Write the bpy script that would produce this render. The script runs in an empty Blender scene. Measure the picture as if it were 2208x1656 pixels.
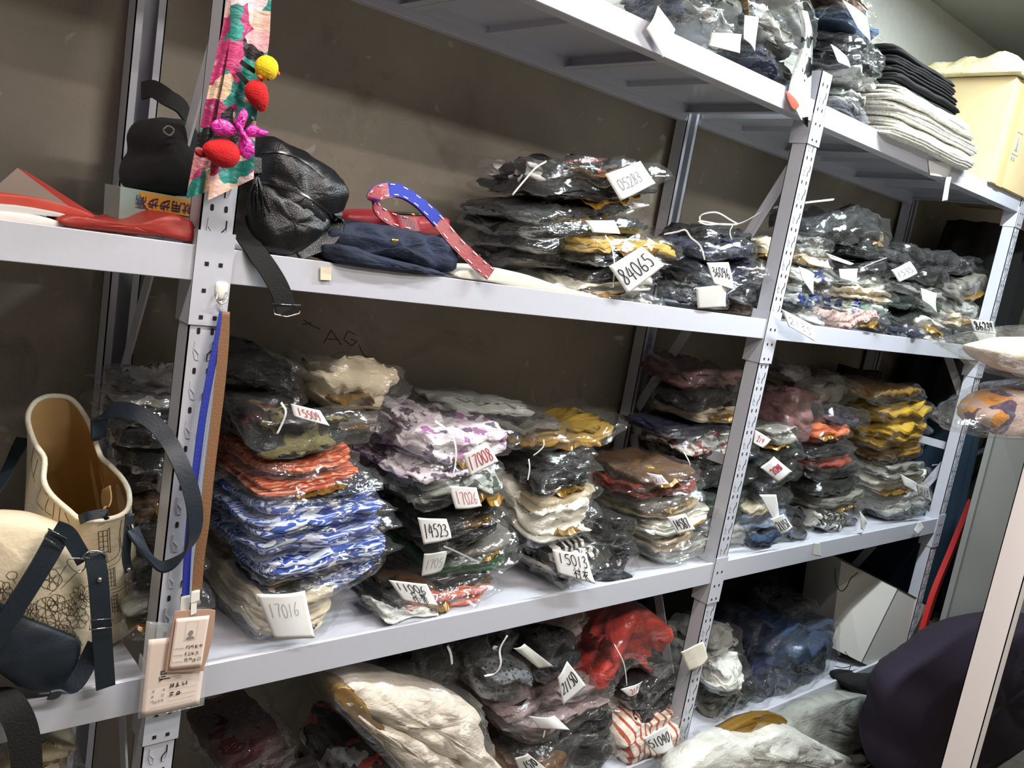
import bpy, math, random
import numpy as np
from mathutils import Vector, Matrix

# ------------------------------------------------------------------ camera
S = 1.25                      # distance from the lens to the rack front, metres
EYE = 1.6
FPX, CX, CY = 1828.0, 1104.0, 828.0
R = np.array([[0.74955069, 0.02135369, 0.66160244],
              [-0.64053062, -0.22878134, 0.73306182],
              [0.16701586, -0.97324361, -0.15780552]])
C = bpy.context.scene.collection
cam_data = bpy.data.cameras.new('camera')
cam_data.sensor_width = 36.0
cam_data.lens = FPX / 2208 * 36.0
cam_data.clip_start = 0.02
cam = bpy.data.objects.new('camera', cam_data)
C.objects.link(cam)
m = Matrix.Identity(4)
for i in range(3):
    m[i][0] = R[i][0]; m[i][1] = -R[i][1]; m[i][2] = -R[i][2]
m[2][3] = EYE
cam.matrix_world = m
bpy.context.scene.camera = cam
sc = bpy.context.scene
sc.view_settings.view_transform = 'Standard'
sc.view_settings.look = 'None'
sc.view_settings.gamma = 1.0
sc.view_settings.exposure = -0.12
sc.view_settings.use_curve_mapping = False
sc.cycles.transparent_max_bounces = 24
sc.cycles.max_bounces = 8

# ------------------------------------------------------------------ light
w = bpy.data.worlds.new('room_air'); sc.world = w; w.use_nodes = True
w.node_tree.nodes['Background'].inputs[0].default_value = (0.8, 0.85, 1.0, 1)
w.node_tree.nodes['Background'].inputs[1].default_value = 0.025

LIGHTS = [  # x, y, z, length x, width, watts, colour, rotation about z
    (2.45, 0.70, 2.76, 1.2, 0.05, 85, (0.86, 0.95, 1.0), 0.0),
    (0.10, 0.62, 2.76, 1.2, 0.05, 30, (1.0, 0.90, 0.84), 0.0),
    (1.45, -0.55, 2.76, 1.2, 0.30, 58, (1.0, 0.94, 0.90), 0.0),  # added soft fill from behind the camera, lifts the bag fronts
    (1.25, 0.10, 2.76, 0.6, 0.05, 16, (1.0, 0.88, 0.82), 0.0),  # added warm fill to brighten the near right post
]
for (lx, ly, lz, ll, lw, e, col, rz) in LIGHTS:
    ld = bpy.data.lights.new('tube_or_fill_light', 'AREA'); ld.shape = 'RECTANGLE'
    ld.size = ll; ld.size_y = lw; ld.energy = e; ld.color = col
    lo = bpy.data.objects.new('tube_or_fill_light', ld); C.objects.link(lo)
    lo.location = (lx, ly, lz); lo.rotation_euler = (0, 0, rz)

# ------------------------------------------------------------------ helpers
def ray(u, v): return R @ np.array([u - CX, v - CY, FPX])
def at(u, v, y):
    """point seen at photo position (u, v) that stands y metres into the room"""
    r = ray(u, v); p = r * y / r[1]; return np.array([p[0], p[1], p[2] + EYE])
def atx(u, v, X):
    r = ray(u, v); p = r * X / r[0]; return np.array([p[0], p[1], p[2] + EYE])
def atz(u, v, z):
    r = ray(u, v); p = r * (z - EYE) / r[2]; return np.array([p[0], p[1], p[2] + EYE])

def lin(h):
    h = h.lstrip('#'); c = [int(h[i:i+2], 16) / 255 for i in (0, 2, 4)]
    return tuple((x / 12.92 if x <= 0.04045 else ((x + 0.055) / 1.055) ** 2.4) for x in c) + (1.0,)

def tagit(o, label=None, cat=None, group=None, kind=None):
    if label: o['label'] = label
    if cat: o['category'] = cat
    if group: o['group'] = group
    if kind: o['kind'] = kind
    return o
def empty(name, loc=(0, 0, 0), mat=None):
    o = bpy.data.objects.new(name, None); C.objects.link(o); o.empty_display_size = 0.02
    if mat is not None: o.matrix_world = mat
    else: o.location = loc
    return o
def mesh(name, V, F, mat, parent=None, smooth=True):
    """V are in the parent's own space (world space without parent)"""
    me = bpy.data.meshes.new(name)
    me.from_pydata([tuple(map(float, v)) for v in V], [], [tuple(int(i) for i in f) for f in F])
    me.materials.append(mat)
    if smooth: me.polygons.foreach_set('use_smooth', [True] * len(me.polygons))
    me.update()
    o = bpy.data.objects.new(name, me); C.objects.link(o)
    if parent is not None: o.parent = parent
    return o
def recentre(o):
    """put a top-level mesh's origin at its base"""
    me = o.data; n = len(me.vertices); a = np.empty(n * 3); me.vertices.foreach_get('co', a); a = a.reshape(-1, 3)
    c = np.array([(a[:, 0].min() + a[:, 0].max()) / 2, (a[:, 1].min() + a[:, 1].max()) / 2, a[:, 2].min()])
    me.vertices.foreach_set('co', (a - c).ravel()); o.location = tuple(c); me.update(); return o

class MB:
    def __init__(s): s.V = []; s.F = []
    def add(s, V, F):
        b = len(s.V); s.V += [tuple(v) for v in V]; s.F += [tuple(i + b for i in f) for f in F]; return s
    def box(s, x0, x1, y0, y1, z0, z1):
        return s.add([(x0, y0, z0), (x1, y0, z0), (x1, y1, z0), (x0, y1, z0), (x0, y0, z1), (x1, y0, z1), (x1, y1, z1), (x0, y1, z1)],
                     [(0, 3, 2, 1), (4, 5, 6, 7), (0, 1, 5, 4), (1, 2, 6, 5), (2, 3, 7, 6), (3, 0, 4, 7)])
    def bar(s, a, b, w, t, up=(0, 0, 1)):
        a = np.array(a, float); b = np.array(b, float); d = b - a; d /= np.linalg.norm(d)
        u = np.array(up, float); x = np.cross(d, u); x /= np.linalg.norm(x); y = np.cross(x, d)
        V = []
        for p in (a, b):
            for (i, j) in ((-1, -1), (1, -1), (1, 1), (-1, 1)): V.append(p + x * w / 2 * i + y * t / 2 * j)
        return s.add(V, [(0, 1, 2, 3), (7, 6, 5, 4), (0, 4, 5, 1), (1, 5, 6, 2), (2, 6, 7, 3), (3, 7, 4, 0)])
    def tube(s, P, r, n=10, closed=False):
        P = [np.array(p, float) for p in P]; k = len(P); V = []; up = np.array([0.13, 0.2, 1.0])
        rr = r if isinstance(r, (list, tuple, np.ndarray)) else [r] * k
        for i, p in enumerate(P):
            a = P[i - 1] if (i > 0 or closed) else p; b = P[(i + 1) % k] if (i < k - 1 or closed) else p
            d = b - a; d /= (np.linalg.norm(d) + 1e-9); x = np.cross(d, up)
            if np.linalg.norm(x) < 0.1: x = np.cross(d, (1, 0, 0))
            x /= np.linalg.norm(x); y = np.cross(d, x)
            for j in range(n):
                an = 2 * math.pi * j / n; V.append(p + rr[i] * (math.cos(an) * x + math.sin(an) * y))
        F = []
        for i in range(k if closed else k - 1):
            for j in range(n):
                F.append((i * n + j, i * n + (j + 1) % n, ((i + 1) % k) * n + (j + 1) % n, ((i + 1) % k) * n + j))
        if not closed: F.append(tuple(range(n - 1, -1, -1))); F.append(tuple((k - 1) * n + j for j in range(n)))
        return s.add(V, F)
    def build(s, name, mat, parent=None, smooth=False): return mesh(name, s.V, s.F, mat, parent, smooth)

def smoothpath(P, n=8):
    """Catmull-Rom through the points"""
    P = [np.array(p, float) for p in P]; Q = [2 * P[0] - P[1]] + P + [2 * P[-1] - P[-2]]; out = []
    for i in range(1, len(Q) - 2):
        p0, p1, p2, p3 = Q[i - 1:i + 3]
        for k in range(n):
            t = k / n
            out.append(0.5 * (2 * p1 + (p2 - p0) * t + (2 * p0 - 5 * p1 + 4 * p2 - p3) * t * t + (3 * p1 - p0 - 3 * p2 + p3) * t ** 3))
    out.append(P[-1]); return out

def strap(P, w, t, wdir, n=8):
    """flat band through P, wide along wdir (one vector, or one for each point)"""
    many = len(np.shape(wdir)) == 2
    Q = smoothpath(P, n); W = smoothpath([np.array(a, float) for a in wdir], n) if many else [np.array(wdir, float)] * len(Q)
    V = []; F = []; k = len(Q)
    for i in range(k):
        a = Q[max(i - 1, 0)]; b = Q[min(i + 1, k - 1)]; d = b - a; d = d / (np.linalg.norm(d) + 1e-9)
        x = W[i] - d * np.dot(W[i], d); x = x / (np.linalg.norm(x) + 1e-9); y = np.cross(d, x)
        c4 = [Q[i] + x * w / 2 * i1 + y * t / 2 * j1 for (i1, j1) in ((-1, -1), (1, -1), (1, 1), (-1, 1))]
        for q in range(4): V += [c4[q], c4[(q + 1) % 4]]
    for i in range(k - 1):
        for j in range(4): a = i * 8 + 2 * j; F.append((a, a + 1, a + 9, a + 8))
    F.append((6, 4, 2, 0)); F.append(tuple((k - 1) * 8 + 2 * j for j in range(4)))
    return V, F

# wave noise on arrays
def wn(seed, P, freq, octaves=3, ridge=False):
    rg = np.random.RandomState(seed); out = np.zeros(len(P)); amp = 1.0; tot = 0
    for o in range(octaves):
        s = np.zeros(len(P))
        for k in range(5):
            d = rg.normal(size=3); d /= np.linalg.norm(d)
            s += np.sin(P @ d * freq * (0.7 + 0.6 * rg.rand()) * 6.283 + rg.rand() * 6.283 + 1.3 * np.sin(P @ rg.normal(size=3) * freq * 2.2))
        s /= 2.2
        if ridge: s = 1 - 2 * np.abs(s)
        out += amp * s; tot += amp; amp *= 0.5; freq *= 2.1
    return out / tot

# ------------------------------------------------------------------ materials
MATS = {}
def nodes(name):
    mt = bpy.data.materials.new(name); mt.use_nodes = True; nt = mt.node_tree; nt.nodes.clear()
    out = nt.nodes.new('ShaderNodeOutputMaterial'); return mt, nt, out
def N(nt, t, **kw):
    n = nt.nodes.new(t)
    for k, v in kw.items():
        if k in n.inputs.keys(): n.inputs[k].default_value = v
        else: setattr(n, k, v)
    return n
def L(nt, a, b): nt.links.new(a, b)
def ramp(nt, stops, interp='LINEAR'):
    r = nt.nodes.new('ShaderNodeValToRGB'); r.color_ramp.interpolation = interp; e = r.color_ramp.elements
    while len(e) < len(stops): e.new(0.5)
    for i, (p, c) in enumerate(stops): e[i].position = p; e[i].color = c
    return r
def plain(name, hexc, rough=0.5, metal=0.0, bump=0.0, bscale=60, coat=0.0, var=0.0, spec=0.5):
    if name in MATS: return MATS[name]
    mt, nt, out = nodes(name); b = N(nt, 'ShaderNodeBsdfPrincipled', Roughness=rough, Metallic=metal)
    b.inputs['Specular IOR Level'].default_value = spec
    b.inputs['Coat Weight'].default_value = coat; b.inputs['Coat Roughness'].default_value = 0.12
    c = lin(hexc); b.inputs['Base Color'].default_value = c
    tc = N(nt, 'ShaderNodeTexCoord')
    if bump or var:
        nz = N(nt, 'ShaderNodeTexNoise', Scale=bscale, Detail=5.0); L(nt, tc.outputs['Object'], nz.inputs['Vector'])
        if bump:
            bp = N(nt, 'ShaderNodeBump', Strength=bump, Distance=0.004); L(nt, nz.outputs['Fac'], bp.inputs['Height']); L(nt, bp.outputs['Normal'], b.inputs['Normal'])
            L(nt, bp.outputs['Normal'], b.inputs['Coat Normal'])
        if var:
            r = ramp(nt, [(0.3, tuple(x * (1 - var) for x in c[:3]) + (1,)), (0.7, c)]); L(nt, nz.outputs['Fac'], r.inputs[0]); L(nt, r.outputs[0], b.inputs['Base Color'])
    L(nt, b.outputs[0], out.inputs[0]); MATS[name] = mt; return mt

def fabric(name, cols, kind='solid', scale=20, wrap=True, rough=0.8):
    """cloth with its print, under the shine of the tight wrapping"""
    if name in MATS: return MATS[name]
    mt, nt, out = nodes(name); b = N(nt, 'ShaderNodeBsdfPrincipled', Roughness=rough)
    tc = N(nt, 'ShaderNodeTexCoord'); co = tc.outputs['Object']; cs = [lin(c) for c in cols]
    if kind == 'solid':
        nz = N(nt, 'ShaderNodeTexNoise', Scale=14.0, Detail=4.0); L(nt, co, nz.inputs['Vector'])
        r = ramp(nt, [(0.35, tuple(x * 0.82 for x in cs[0][:3]) + (1,)), (0.65, cs[-1] if len(cs) > 1 else cs[0])]); L(nt, nz.outputs['Fac'], r.inputs[0]); colr = r.outputs[0]
    elif kind == 'swirl':
        mp = N(nt, 'ShaderNodeMapping'); L(nt, co, mp.inputs['Vector']); mp.inputs['Rotation'].default_value = (0.3, 0.5, 0.6); mp.inputs['Scale'].default_value = (0.35, 1.3, 1.3)
        nz = N(nt, 'ShaderNodeTexNoise', Scale=scale * 1.6, Detail=1.0, Distortion=1.4); L(nt, mp.outputs[0], nz.inputs['Vector']); k = len(cs)
        r = ramp(nt, [(0.0, cs[0]), (0.34, cs[2 % k]), (0.40, cs[0]), (0.45, cs[1]), (0.50, cs[2 % k]), (0.55, cs[1]), (0.60, cs[-1]), (0.64, cs[2 % k]), (0.69, cs[0])], 'CONSTANT'); L(nt, nz.outputs['Fac'], r.inputs[0]); colr = r.outputs[0]
    elif kind in ('camo', 'floral'):
        nz = N(nt, 'ShaderNodeTexNoise', Scale=scale * 1.2, Detail=2.0); L(nt, co, nz.inputs['Vector'])
        ad = N(nt, 'ShaderNodeVectorMath', operation='MULTIPLY_ADD'); L(nt, nz.outputs['Color'], ad.inputs[0]); ad.inputs[1].default_value = (1.3 / scale,) * 3; L(nt, co, ad.inputs[2])
        vz = N(nt, 'ShaderNodeTexVoronoi', Scale=float(scale) * 1.5); L(nt, ad.outputs[0], vz.inputs['Vector']); k = len(cs)
        sp_ = N(nt, 'ShaderNodeSeparateColor'); L(nt, vz.outputs['Color'], sp_.inputs[0])
        r = ramp(nt, [(i / k, c) for i, c in enumerate(cs)], 'CONSTANT'); L(nt, sp_.outputs[0], r.inputs[0])
        r2_ = ramp(nt, [(0.0, (1, 1, 1, 1)), (0.12, (1, 1, 1, 1)), (0.20, (0, 0, 0, 1))]); L(nt, vz.outputs['Distance'], r2_.inputs[0])
        mxx = N(nt, 'ShaderNodeMix', data_type='RGBA'); L(nt, r2_.outputs[0], mxx.inputs[0]); L(nt, r.outputs[0], mxx.inputs[6]); mxx.inputs[7].default_value = tuple(0.6 * a for a in cs[0][:3]) + (1,); colr = mxx.outputs[2]
    elif kind == 'stripe':
        wv = N(nt, 'ShaderNodeTexWave', Scale=scale, Distortion=1.6, Detail=1.0); wv.inputs['Detail Scale'].default_value = 0.4
        wv.bands_direction = 'X'; L(nt, co, wv.inputs['Vector'])
        r = ramp(nt, [(0.0, cs[0]), (0.5, cs[1])], 'CONSTANT'); L(nt, wv.outputs['Fac'], r.inputs[0]); colr = r.outputs[0]
    elif kind == 'thin':
        wv = N(nt, 'ShaderNodeTexWave', Scale=scale, Distortion=0.6); wv.bands_direction = 'X'; L(nt, co, wv.inputs['Vector'])
        r = ramp(nt, [(0.0, cs[0]), (0.24, cs[1])], 'CONSTANT'); L(nt, wv.outputs['Fac'], r.inputs[0]); colr = r.outputs[0]
    elif kind == 'knit':
        vz = N(nt, 'ShaderNodeTexVoronoi', Scale=scale); L(nt, co, vz.inputs['Vector'])
        r = ramp(nt, [(0.15, cs[0]), (0.5, cs[1])]); L(nt, vz.outputs['Distance'], r.inputs[0]); colr = r.outputs[0]
    L(nt, colr, b.inputs['Base Color'])
    nz2 = N(nt, 'ShaderNodeTexNoise', Scale=38.0, Detail=5.0, Roughness=0.62, Distortion=0.8)
    mp2 = N(nt, 'ShaderNodeMapping'); mp2.inputs['Scale'].default_value = (0.5, 0.9, 1.5); L(nt, co, mp2.inputs['Vector']); L(nt, mp2.outputs[0], nz2.inputs['Vector'])
    bp = N(nt, 'ShaderNodeBump', Strength=0.55, Distance=0.01); L(nt, nz2.outputs['Fac'], bp.inputs['Height'])
    L(nt, bp.outputs['Normal'], b.inputs['Normal'])
    if wrap:
        b.inputs['Coat Weight'].default_value = 0.5; b.inputs['Coat Roughness'].default_value = 0.07; b.inputs['Specular IOR Level'].default_value = 0.2
        bp2 = N(nt, 'ShaderNodeBump', Strength=0.9, Distance=0.02); L(nt, nz2.outputs['Fac'], bp2.inputs['Height']); L(nt, bp2.outputs['Normal'], b.inputs['Coat Normal'])
    L(nt, b.outputs[0], out.inputs[0]); MATS[name] = mt; return mt

def film_mat(name='clear_film', milk=0.02, strength=0.6, tint=(0.985, 0.985, 0.98)):
    if name in MATS: return MATS[name]
    mt, nt, out = nodes(name)
    tc = N(nt, 'ShaderNodeTexCoord')
    nz = N(nt, 'ShaderNodeTexNoise', Scale=17.0, Detail=4.0, Roughness=0.55, Distortion=1.6); L(nt, tc.outputs['Object'], nz.inputs['Vector'])
    mp = N(nt, 'ShaderNodeMapping'); mp.inputs['Scale'].default_value = (0.6, 1, 1.3); L(nt, tc.outputs['Object'], mp.inputs['Vector']); L(nt, mp.outputs[0], nz.inputs['Vector'])
    bp = N(nt, 'ShaderNodeBump', Strength=strength, Distance=0.012); L(nt, nz.outputs['Fac'], bp.inputs['Height'])
    fr = N(nt, 'ShaderNodeFresnel', IOR=1.5); L(nt, bp.outputs['Normal'], fr.inputs['Normal'])
    tr = N(nt, 'ShaderNodeBsdfTransparent'); tr.inputs[0].default_value = tint + (1,)
    df = N(nt, 'ShaderNodeBsdfDiffuse'); df.inputs[0].default_value = (0.75, 0.78, 0.76, 1)
    gl = N(nt, 'ShaderNodeBsdfGlossy', Roughness=0.065); L(nt, bp.outputs['Normal'], gl.inputs['Normal']); gl.inputs[0].default_value = (0.95, 0.97, 1, 1)
    m1 = N(nt, 'ShaderNodeMixShader'); m1.inputs[0].default_value = milk; L(nt, tr.outputs[0], m1.inputs[1]); L(nt, df.outputs[0], m1.inputs[2])
    ma = N(nt, 'ShaderNodeMath', operation='MULTIPLY_ADD'); ma.inputs[1].default_value = 0.55; ma.inputs[2].default_value = 0.0; ma.use_clamp = True
    L(nt, fr.outputs[0], ma.inputs[0])
    mi = N(nt, 'ShaderNodeMath', operation='MINIMUM'); mi.inputs[1].default_value = 0.16; L(nt, ma.outputs[0], mi.inputs[0])
    m2 = N(nt, 'ShaderNodeMixShader'); L(nt, mi.outputs[0], m2.inputs[0]); L(nt, m1.outputs[0], m2.inputs[1]); L(nt, gl.outputs[0], m2.inputs[2])
    L(nt, m2.outputs[0], out.inputs[0]); MATS[name] = mt; return mt

FILM = film_mat()
FILM_MILKY = film_mat('milky_film', milk=0.22)
WHITE_STEEL = plain('white_enamel_steel', 'C0C3CC', rough=0.32, coat=0.25, bump=0.03, bscale=90, var=0.03)
DARK_HOLE = plain('punched_hole_dark', '16140F', rough=0.9)
PAPER = plain('paper', 'E2E2E0', rough=0.75, bump=0.15, bscale=25)
INK = plain('black_ink', '17171C', rough=0.6); INK_RED = plain('red_ink', 'B03038', rough=0.6); INK_PALE = plain('pale_pencil', '86848C', rough=0.7); INK_GREY = plain('grey_print', '8C857C', rough=0.7)
GOLD = plain('gold_tissue', '8A692A', rough=0.32, metal=0.35, bump=0.8, bscale=26, coat=0.4)
STRING = plain('white_plastic_twine', 'DCDCD8', rough=0.4, coat=0.3)
CHROME = plain('chrome', 'C8C8C8', rough=0.15, metal=1.0)
# ------------------------------------------------------------------ room
def wall_mat():
    mt, nt, out = nodes('cement_render'); b = N(nt, 'ShaderNodeBsdfPrincipled', Roughness=0.85)
    tc = N(nt, 'ShaderNodeTexCoord'); co = tc.outputs['Object']
    n1 = N(nt, 'ShaderNodeTexNoise', Scale=1.6, Detail=8.0, Roughness=0.6, Distortion=0.4); L(nt, co, n1.inputs['Vector'])
    r1 = ramp(nt, [(0.3, lin('7E776A')), (0.5, lin('958D7E')), (0.72, lin('A39B8B'))]); L(nt, n1.outputs['Fac'], r1.inputs[0])
    n2 = N(nt, 'ShaderNodeTexNoise', Scale=3.3, Detail=6.0, Roughness=0.75, Distortion=1.3); L(nt, co, n2.inputs['Vector'])
    r2 = ramp(nt, [(0.56, (0, 0, 0, 1)), (0.70, (0.45, 0.45, 0.45, 1))]); L(nt, n2.outputs['Fac'], r2.inputs[0])
    mx = N(nt, 'ShaderNodeMix', data_type='RGBA'); L(nt, r2.outputs[0], mx.inputs[0]); L(nt, r1.outputs[0], mx.inputs[6]); mx.inputs[7].default_value = lin('5E584C')
    n3 = N(nt, 'ShaderNodeTexNoise', Scale=20.0, Detail=2.0, Distortion=0.5); L(nt, co, n3.inputs['Vector'])
    r3 = ramp(nt, [(0.68, (0, 0, 0, 1)), (0.715, (0.3, 0.3, 0.3, 1))]); L(nt, n3.outputs['Fac'], r3.inputs[0])
    mx2 = N(nt, 'ShaderNodeMix', data_type='RGBA'); L(nt, r3.outputs[0], mx2.inputs[0]); L(nt, mx.outputs[2], mx2.inputs[6]); mx2.inputs[7].default_value = lin('CFC8B8')
    n4 = N(nt, 'ShaderNodeTexNoise', Scale=160.0, Detail=3.0); L(nt, co, n4.inputs['Vector'])
    bp = N(nt, 'ShaderNodeBump', Strength=0.35, Distance=0.004); L(nt, n4.outputs['Fac'], bp.inputs['Height']); L(nt, bp.outputs['Normal'], b.inputs['Normal'])
    L(nt, mx2.outputs[2], b.inputs['Base Color']); L(nt, b.outputs[0], out.inputs[0]); return mt
WALLM = wall_mat()
PAINT = plain('white_wall_paint', 'B4B7B0', rough=0.7, bump=0.1, bscale=40, var=0.06)
FLOORM = plain('concrete_floor', '6B675F', rough=0.6, bump=0.2, bscale=30, var=0.3)
WY = 1.712
def wallbox(name, a, mat):
    o = MB().box(*a).build(name, mat); tagit(recentre(o), kind='structure'); return o
wallbox('wall_back', (-2.5, 5.6, WY, WY + 0.1, 0, 2.80), WALLM)
wallbox('wall_right', (5.6, 5.7, -2.0, WY + 0.1, 0, 2.80), WALLM)
wallbox('wall_left', (-2.6, -2.5, -2.0, WY + 0.1, 0, 2.80), WALLM)
wallbox('wall_front', (-2.6, 5.7, -2.1, -2.0, 0, 2.80), WALLM)
wallbox('floor', (-2.6, 5.7, -2.1, WY + 0.1, -0.1, 0.0), FLOORM)
wallbox('ceiling', (-2.6, 5.7, -2.1, WY + 0.1, 2.80, 2.9), PAINT)

wallbox('lamplit_wall_1', (-2.5, 5.6, WY - 0.004, WY, 2.26, 2.80), plain('lamplit_band', 'DADCD4', rough=0.8, bump=0.15, bscale=40, var=0.08))  # upper wall near the lamp: its brightness is put into this paler colour
mk = MB()
for st in ([(655, 690), (668, 700), (690, 710)], [(652, 700), (672, 696)], [(698, 740), (714, 712), (736, 744)], [(706, 731), (730, 732)], [(768, 722), (750, 714), (741, 732), (758, 746), (770, 736), (756, 731)], [(774, 744), (783, 764), (806, 778)]):
    P_ = [at(a, b, WY - 0.0008) for a, b in st]
    for a, b in zip(P_, P_[1:]): mk.bar(a, b, 0.002, 0.0008, (0, 1, 0))
wb_ = bpy.data.objects['wall_back']; mk.V = [tuple(np.array(v) - np.array(wb_.location)) for v in mk.V]; mk.build('pencil_marks', plain('pencil_line', '4A443A', rough=.9), wb_)
# ------------------------------------------------------------------ the rack
FY = S; BY = 1.65; PW = 0.0525; PD = 0.044
POSTX = [-1.05, 0.471, 1.991, 3.482]
LEV = dict(A=(2.039, 0.052), B=(1.473, 0.052), C=(0.7775, 0.060), D=(0.195, 0.072))
TOPZ = {k: v[0] + v[1] - 0.004 for k, v in LEV.items()}
rack = empty('storage_rack', (0, FY, 0))
tagit(rack, 'long white enamelled steel shelving rack with punched posts against the cement wall', 'shelving rack')
def to_rack(mb): mb.V = [(x, y - FY, z) for (x, y, z) in mb.V]; return mb
def punched(name, body, ribs, holes):
    """one mesh: enamelled body with pressed ribs, dark punched slots as its second material"""
    nb = len(body.F); body.add(ribs.V, ribs.F); nf = len(body.F); body.add(holes.V, holes.F)
    o = to_rack(body).build(name, WHITE_STEEL, rack); o.data.materials.append(DARK_HOLE)
    o.data.polygons.foreach_set('material_index', [0] * nf + [1] * (len(o.data.polygons) - nf)); return o
def upright(x, y, face, top=2.165):
    """C-shaped post, punched face at y; face=-1 looks to the room, +1 to the wall"""
    mb = MB(); t = 0.0022; yb = y - face * PD
    y0, y1 = min(y, yb), max(y, yb)
    ft = (y, y - face * t); mb.box(x, x + PW, min(ft), max(ft), 0, top)
    mb.box(x, x + t, y0, y1, 0, top); mb.box(x + PW - t, x + PW, y0, y1, 0, top)
    bt = (yb, yb + face * t); mb.box(x, x + 0.014, min(bt), max(bt), 0, top); mb.box(x + PW - 0.014, x + PW, min(bt), max(bt), 0, top)
    holes = MB(); em = MB()
    def slot(cx, cz, hw, hh):
        n = 12; V = []; yy = y + face * 0.0005
        for k in range(n):
            a = 2 * math.pi * k / n; V.append((cx + hw * math.cos(a), yy, cz + (hh - hw) * (1 if math.sin(a) > 0 else -1) + hw * math.sin(a)))
        holes.add(V + [(a, b - face * 0.0008, c) for (a, b, c) in V], [tuple(range(n)) if face < 0 else tuple(range(n - 1, -1, -1)), tuple(range(2 * n - 1, n - 1, -1))] + [(i, (i + 1) % n, n + (i + 1) % n, n + i) for i in range(n)])
    z = 0.05
    while z < top - 0.03:
        for cx in (x + 0.0155, x + 0.0365):
            slot(cx, z, 0.0027, 0.0050)
            sg = 1 if cx < x + 0.02 else -1; yy = y + face * 0.0006
            if z + 0.05 < top - 0.02:
                P = [(cx + 0.004 * sg, yy, z + 0.017), (cx + 0.004 * sg, yy, z + 0.026), (cx - 0.003 * sg, yy, z + 0.034), (cx - 0.003 * sg, yy, z + 0.045)]
                for a, b in zip(P, P[1:]): (holes if sg < 0 else em).bar(a, b, 0.0014, 0.0012, (0, 1, 0))
                P = [(cx - 0.0035 * sg, yy, z + 0.046), (cx - 0.0045 * sg, yy, z + 0.030), (cx - 0.001 * sg, yy, z + 0.018), (cx + 0.004 * sg, yy, z + 0.017)]
                for a, b in zip(P, P[1:]): em.bar(a, b, 0.0011, 0.0010, (0, 1, 0))
        z += 0.0613
    return punched('upright', mb, em, holes)
for i, x in enumerate(POSTX):
    upright(x, FY, -1); upright(x, BY + PD, 1)
# sleeves where the shelf joins each post
for x in POSTX[1:]:
    for k, (z0, z1) in dict(A=(-0.055, 0.02), B=(-0.065, 0.075), C=(-0.06, 0.075), D=(-0.05, 0.07)).items():
        z = LEV[k][0]; mb = MB(); g = 0.0022
        mb.box(x - g, x + PW + g, FY - g - 0.001, FY - 0.0008, z + z0, z + z1)
        mb.box(x - g, x - 0.0004, FY - g, FY + PD + 0.008, z + z0, z + z1); mb.box(x + PW + 0.0004, x + PW + g, FY - g, FY + PD + 0.008, z + z0, z + z1)
        h = MB()
        for dz in (0.012, 0.052, 0.092):
            if z + z0 + dz < z + z1 - 0.008:
                for cx in (x + 0.0155, x + 0.0365): h.box(cx - 0.003, cx + 0.003, FY - g - 0.0016, FY - g - 0.0008, z + z0 + dz - 0.003, z + z0 + dz + 0.003)
        punched('joint_sleeve', mb, MB(), h)
for (xa, xb) in zip(POSTX, POSTX[1:]):
    for k, (z, h) in LEV.items():
        mb = MB(); x0, x1 = xa + PW + 0.0005, xb - 0.0005
        # front beam: tall face with stepped top and a lower return
        mb.box(x0, x1, FY + 0.002, FY + 0.006, z, z + h); mb.box(x0, x1, FY + 0.006, FY + 0.036, z, z + 0.004)
        mb.box(x0, x1, FY + 0.006, FY + 0.012, z + h - 0.004, z + h); mb.box(x0, x1, FY + 0.012, FY + 0.040, z + h - 0.012, z + h - 0.008)
        mb.box(x0, x1, FY + 0.036, FY + 0.040, z, z + h - 0.012)
        o = to_rack(mb).build('shelf_beam', WHITE_STEEL, rack); o.modifiers.new('bevel', 'BEVEL').width = 0.001
        mb = MB(); mb.box(x0, x1, BY, BY + 0.004, z, z + h); mb.box(x0, x1, BY + 0.004, BY + 0.03, z, z + 0.004); mb.box(x0, x1, BY + 0.004, BY + 0.03, z + h - 0.004, z + h)
        o = to_rack(mb).build('shelf_beam', WHITE_STEEL, rack); o.modifiers.new('bevel', 'BEVEL').width = 0.001
        # sheet panels with folded rims and cross ribs under them
        n = 3; pw = (x1 - x0) / n
        for i in range(n):
            a, b = x0 + i * pw + 0.001, x0 + (i + 1) * pw - 0.001; zt = z + h - 0.0075; mb = MB()
            mb.box(a, b, FY + 0.013, BY - 0.001, zt - 0.0012, zt)
            for (p, q) in ((a, a + 0.0015), (b - 0.0015, b)): mb.box(p, q, FY + 0.042, BY - 0.001, zt - 0.026, zt - 0.0012)
            mb.box(a, b, BY - 0.0025, BY - 0.001, zt - 0.026, zt - 0.0012); mb.box(a, b, FY + 0.0405, FY + 0.042, zt - 0.026, zt - 0.0012)
            for (p, q) in ((a + 0.0015, a + 0.022), (b - 0.022, b - 0.0015)): mb.box(p, q, FY + 0.042, BY - 0.003, zt - 0.026, zt - 0.0245)
            mb.box((a + b) / 2 - 0.03, (a + b) / 2 + 0.03, FY + 0.042, BY - 0.003, zt - 0.016, zt - 0.0012)
            to_rack(mb).build('shelf_panel', WHITE_STEEL, rack)
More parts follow.
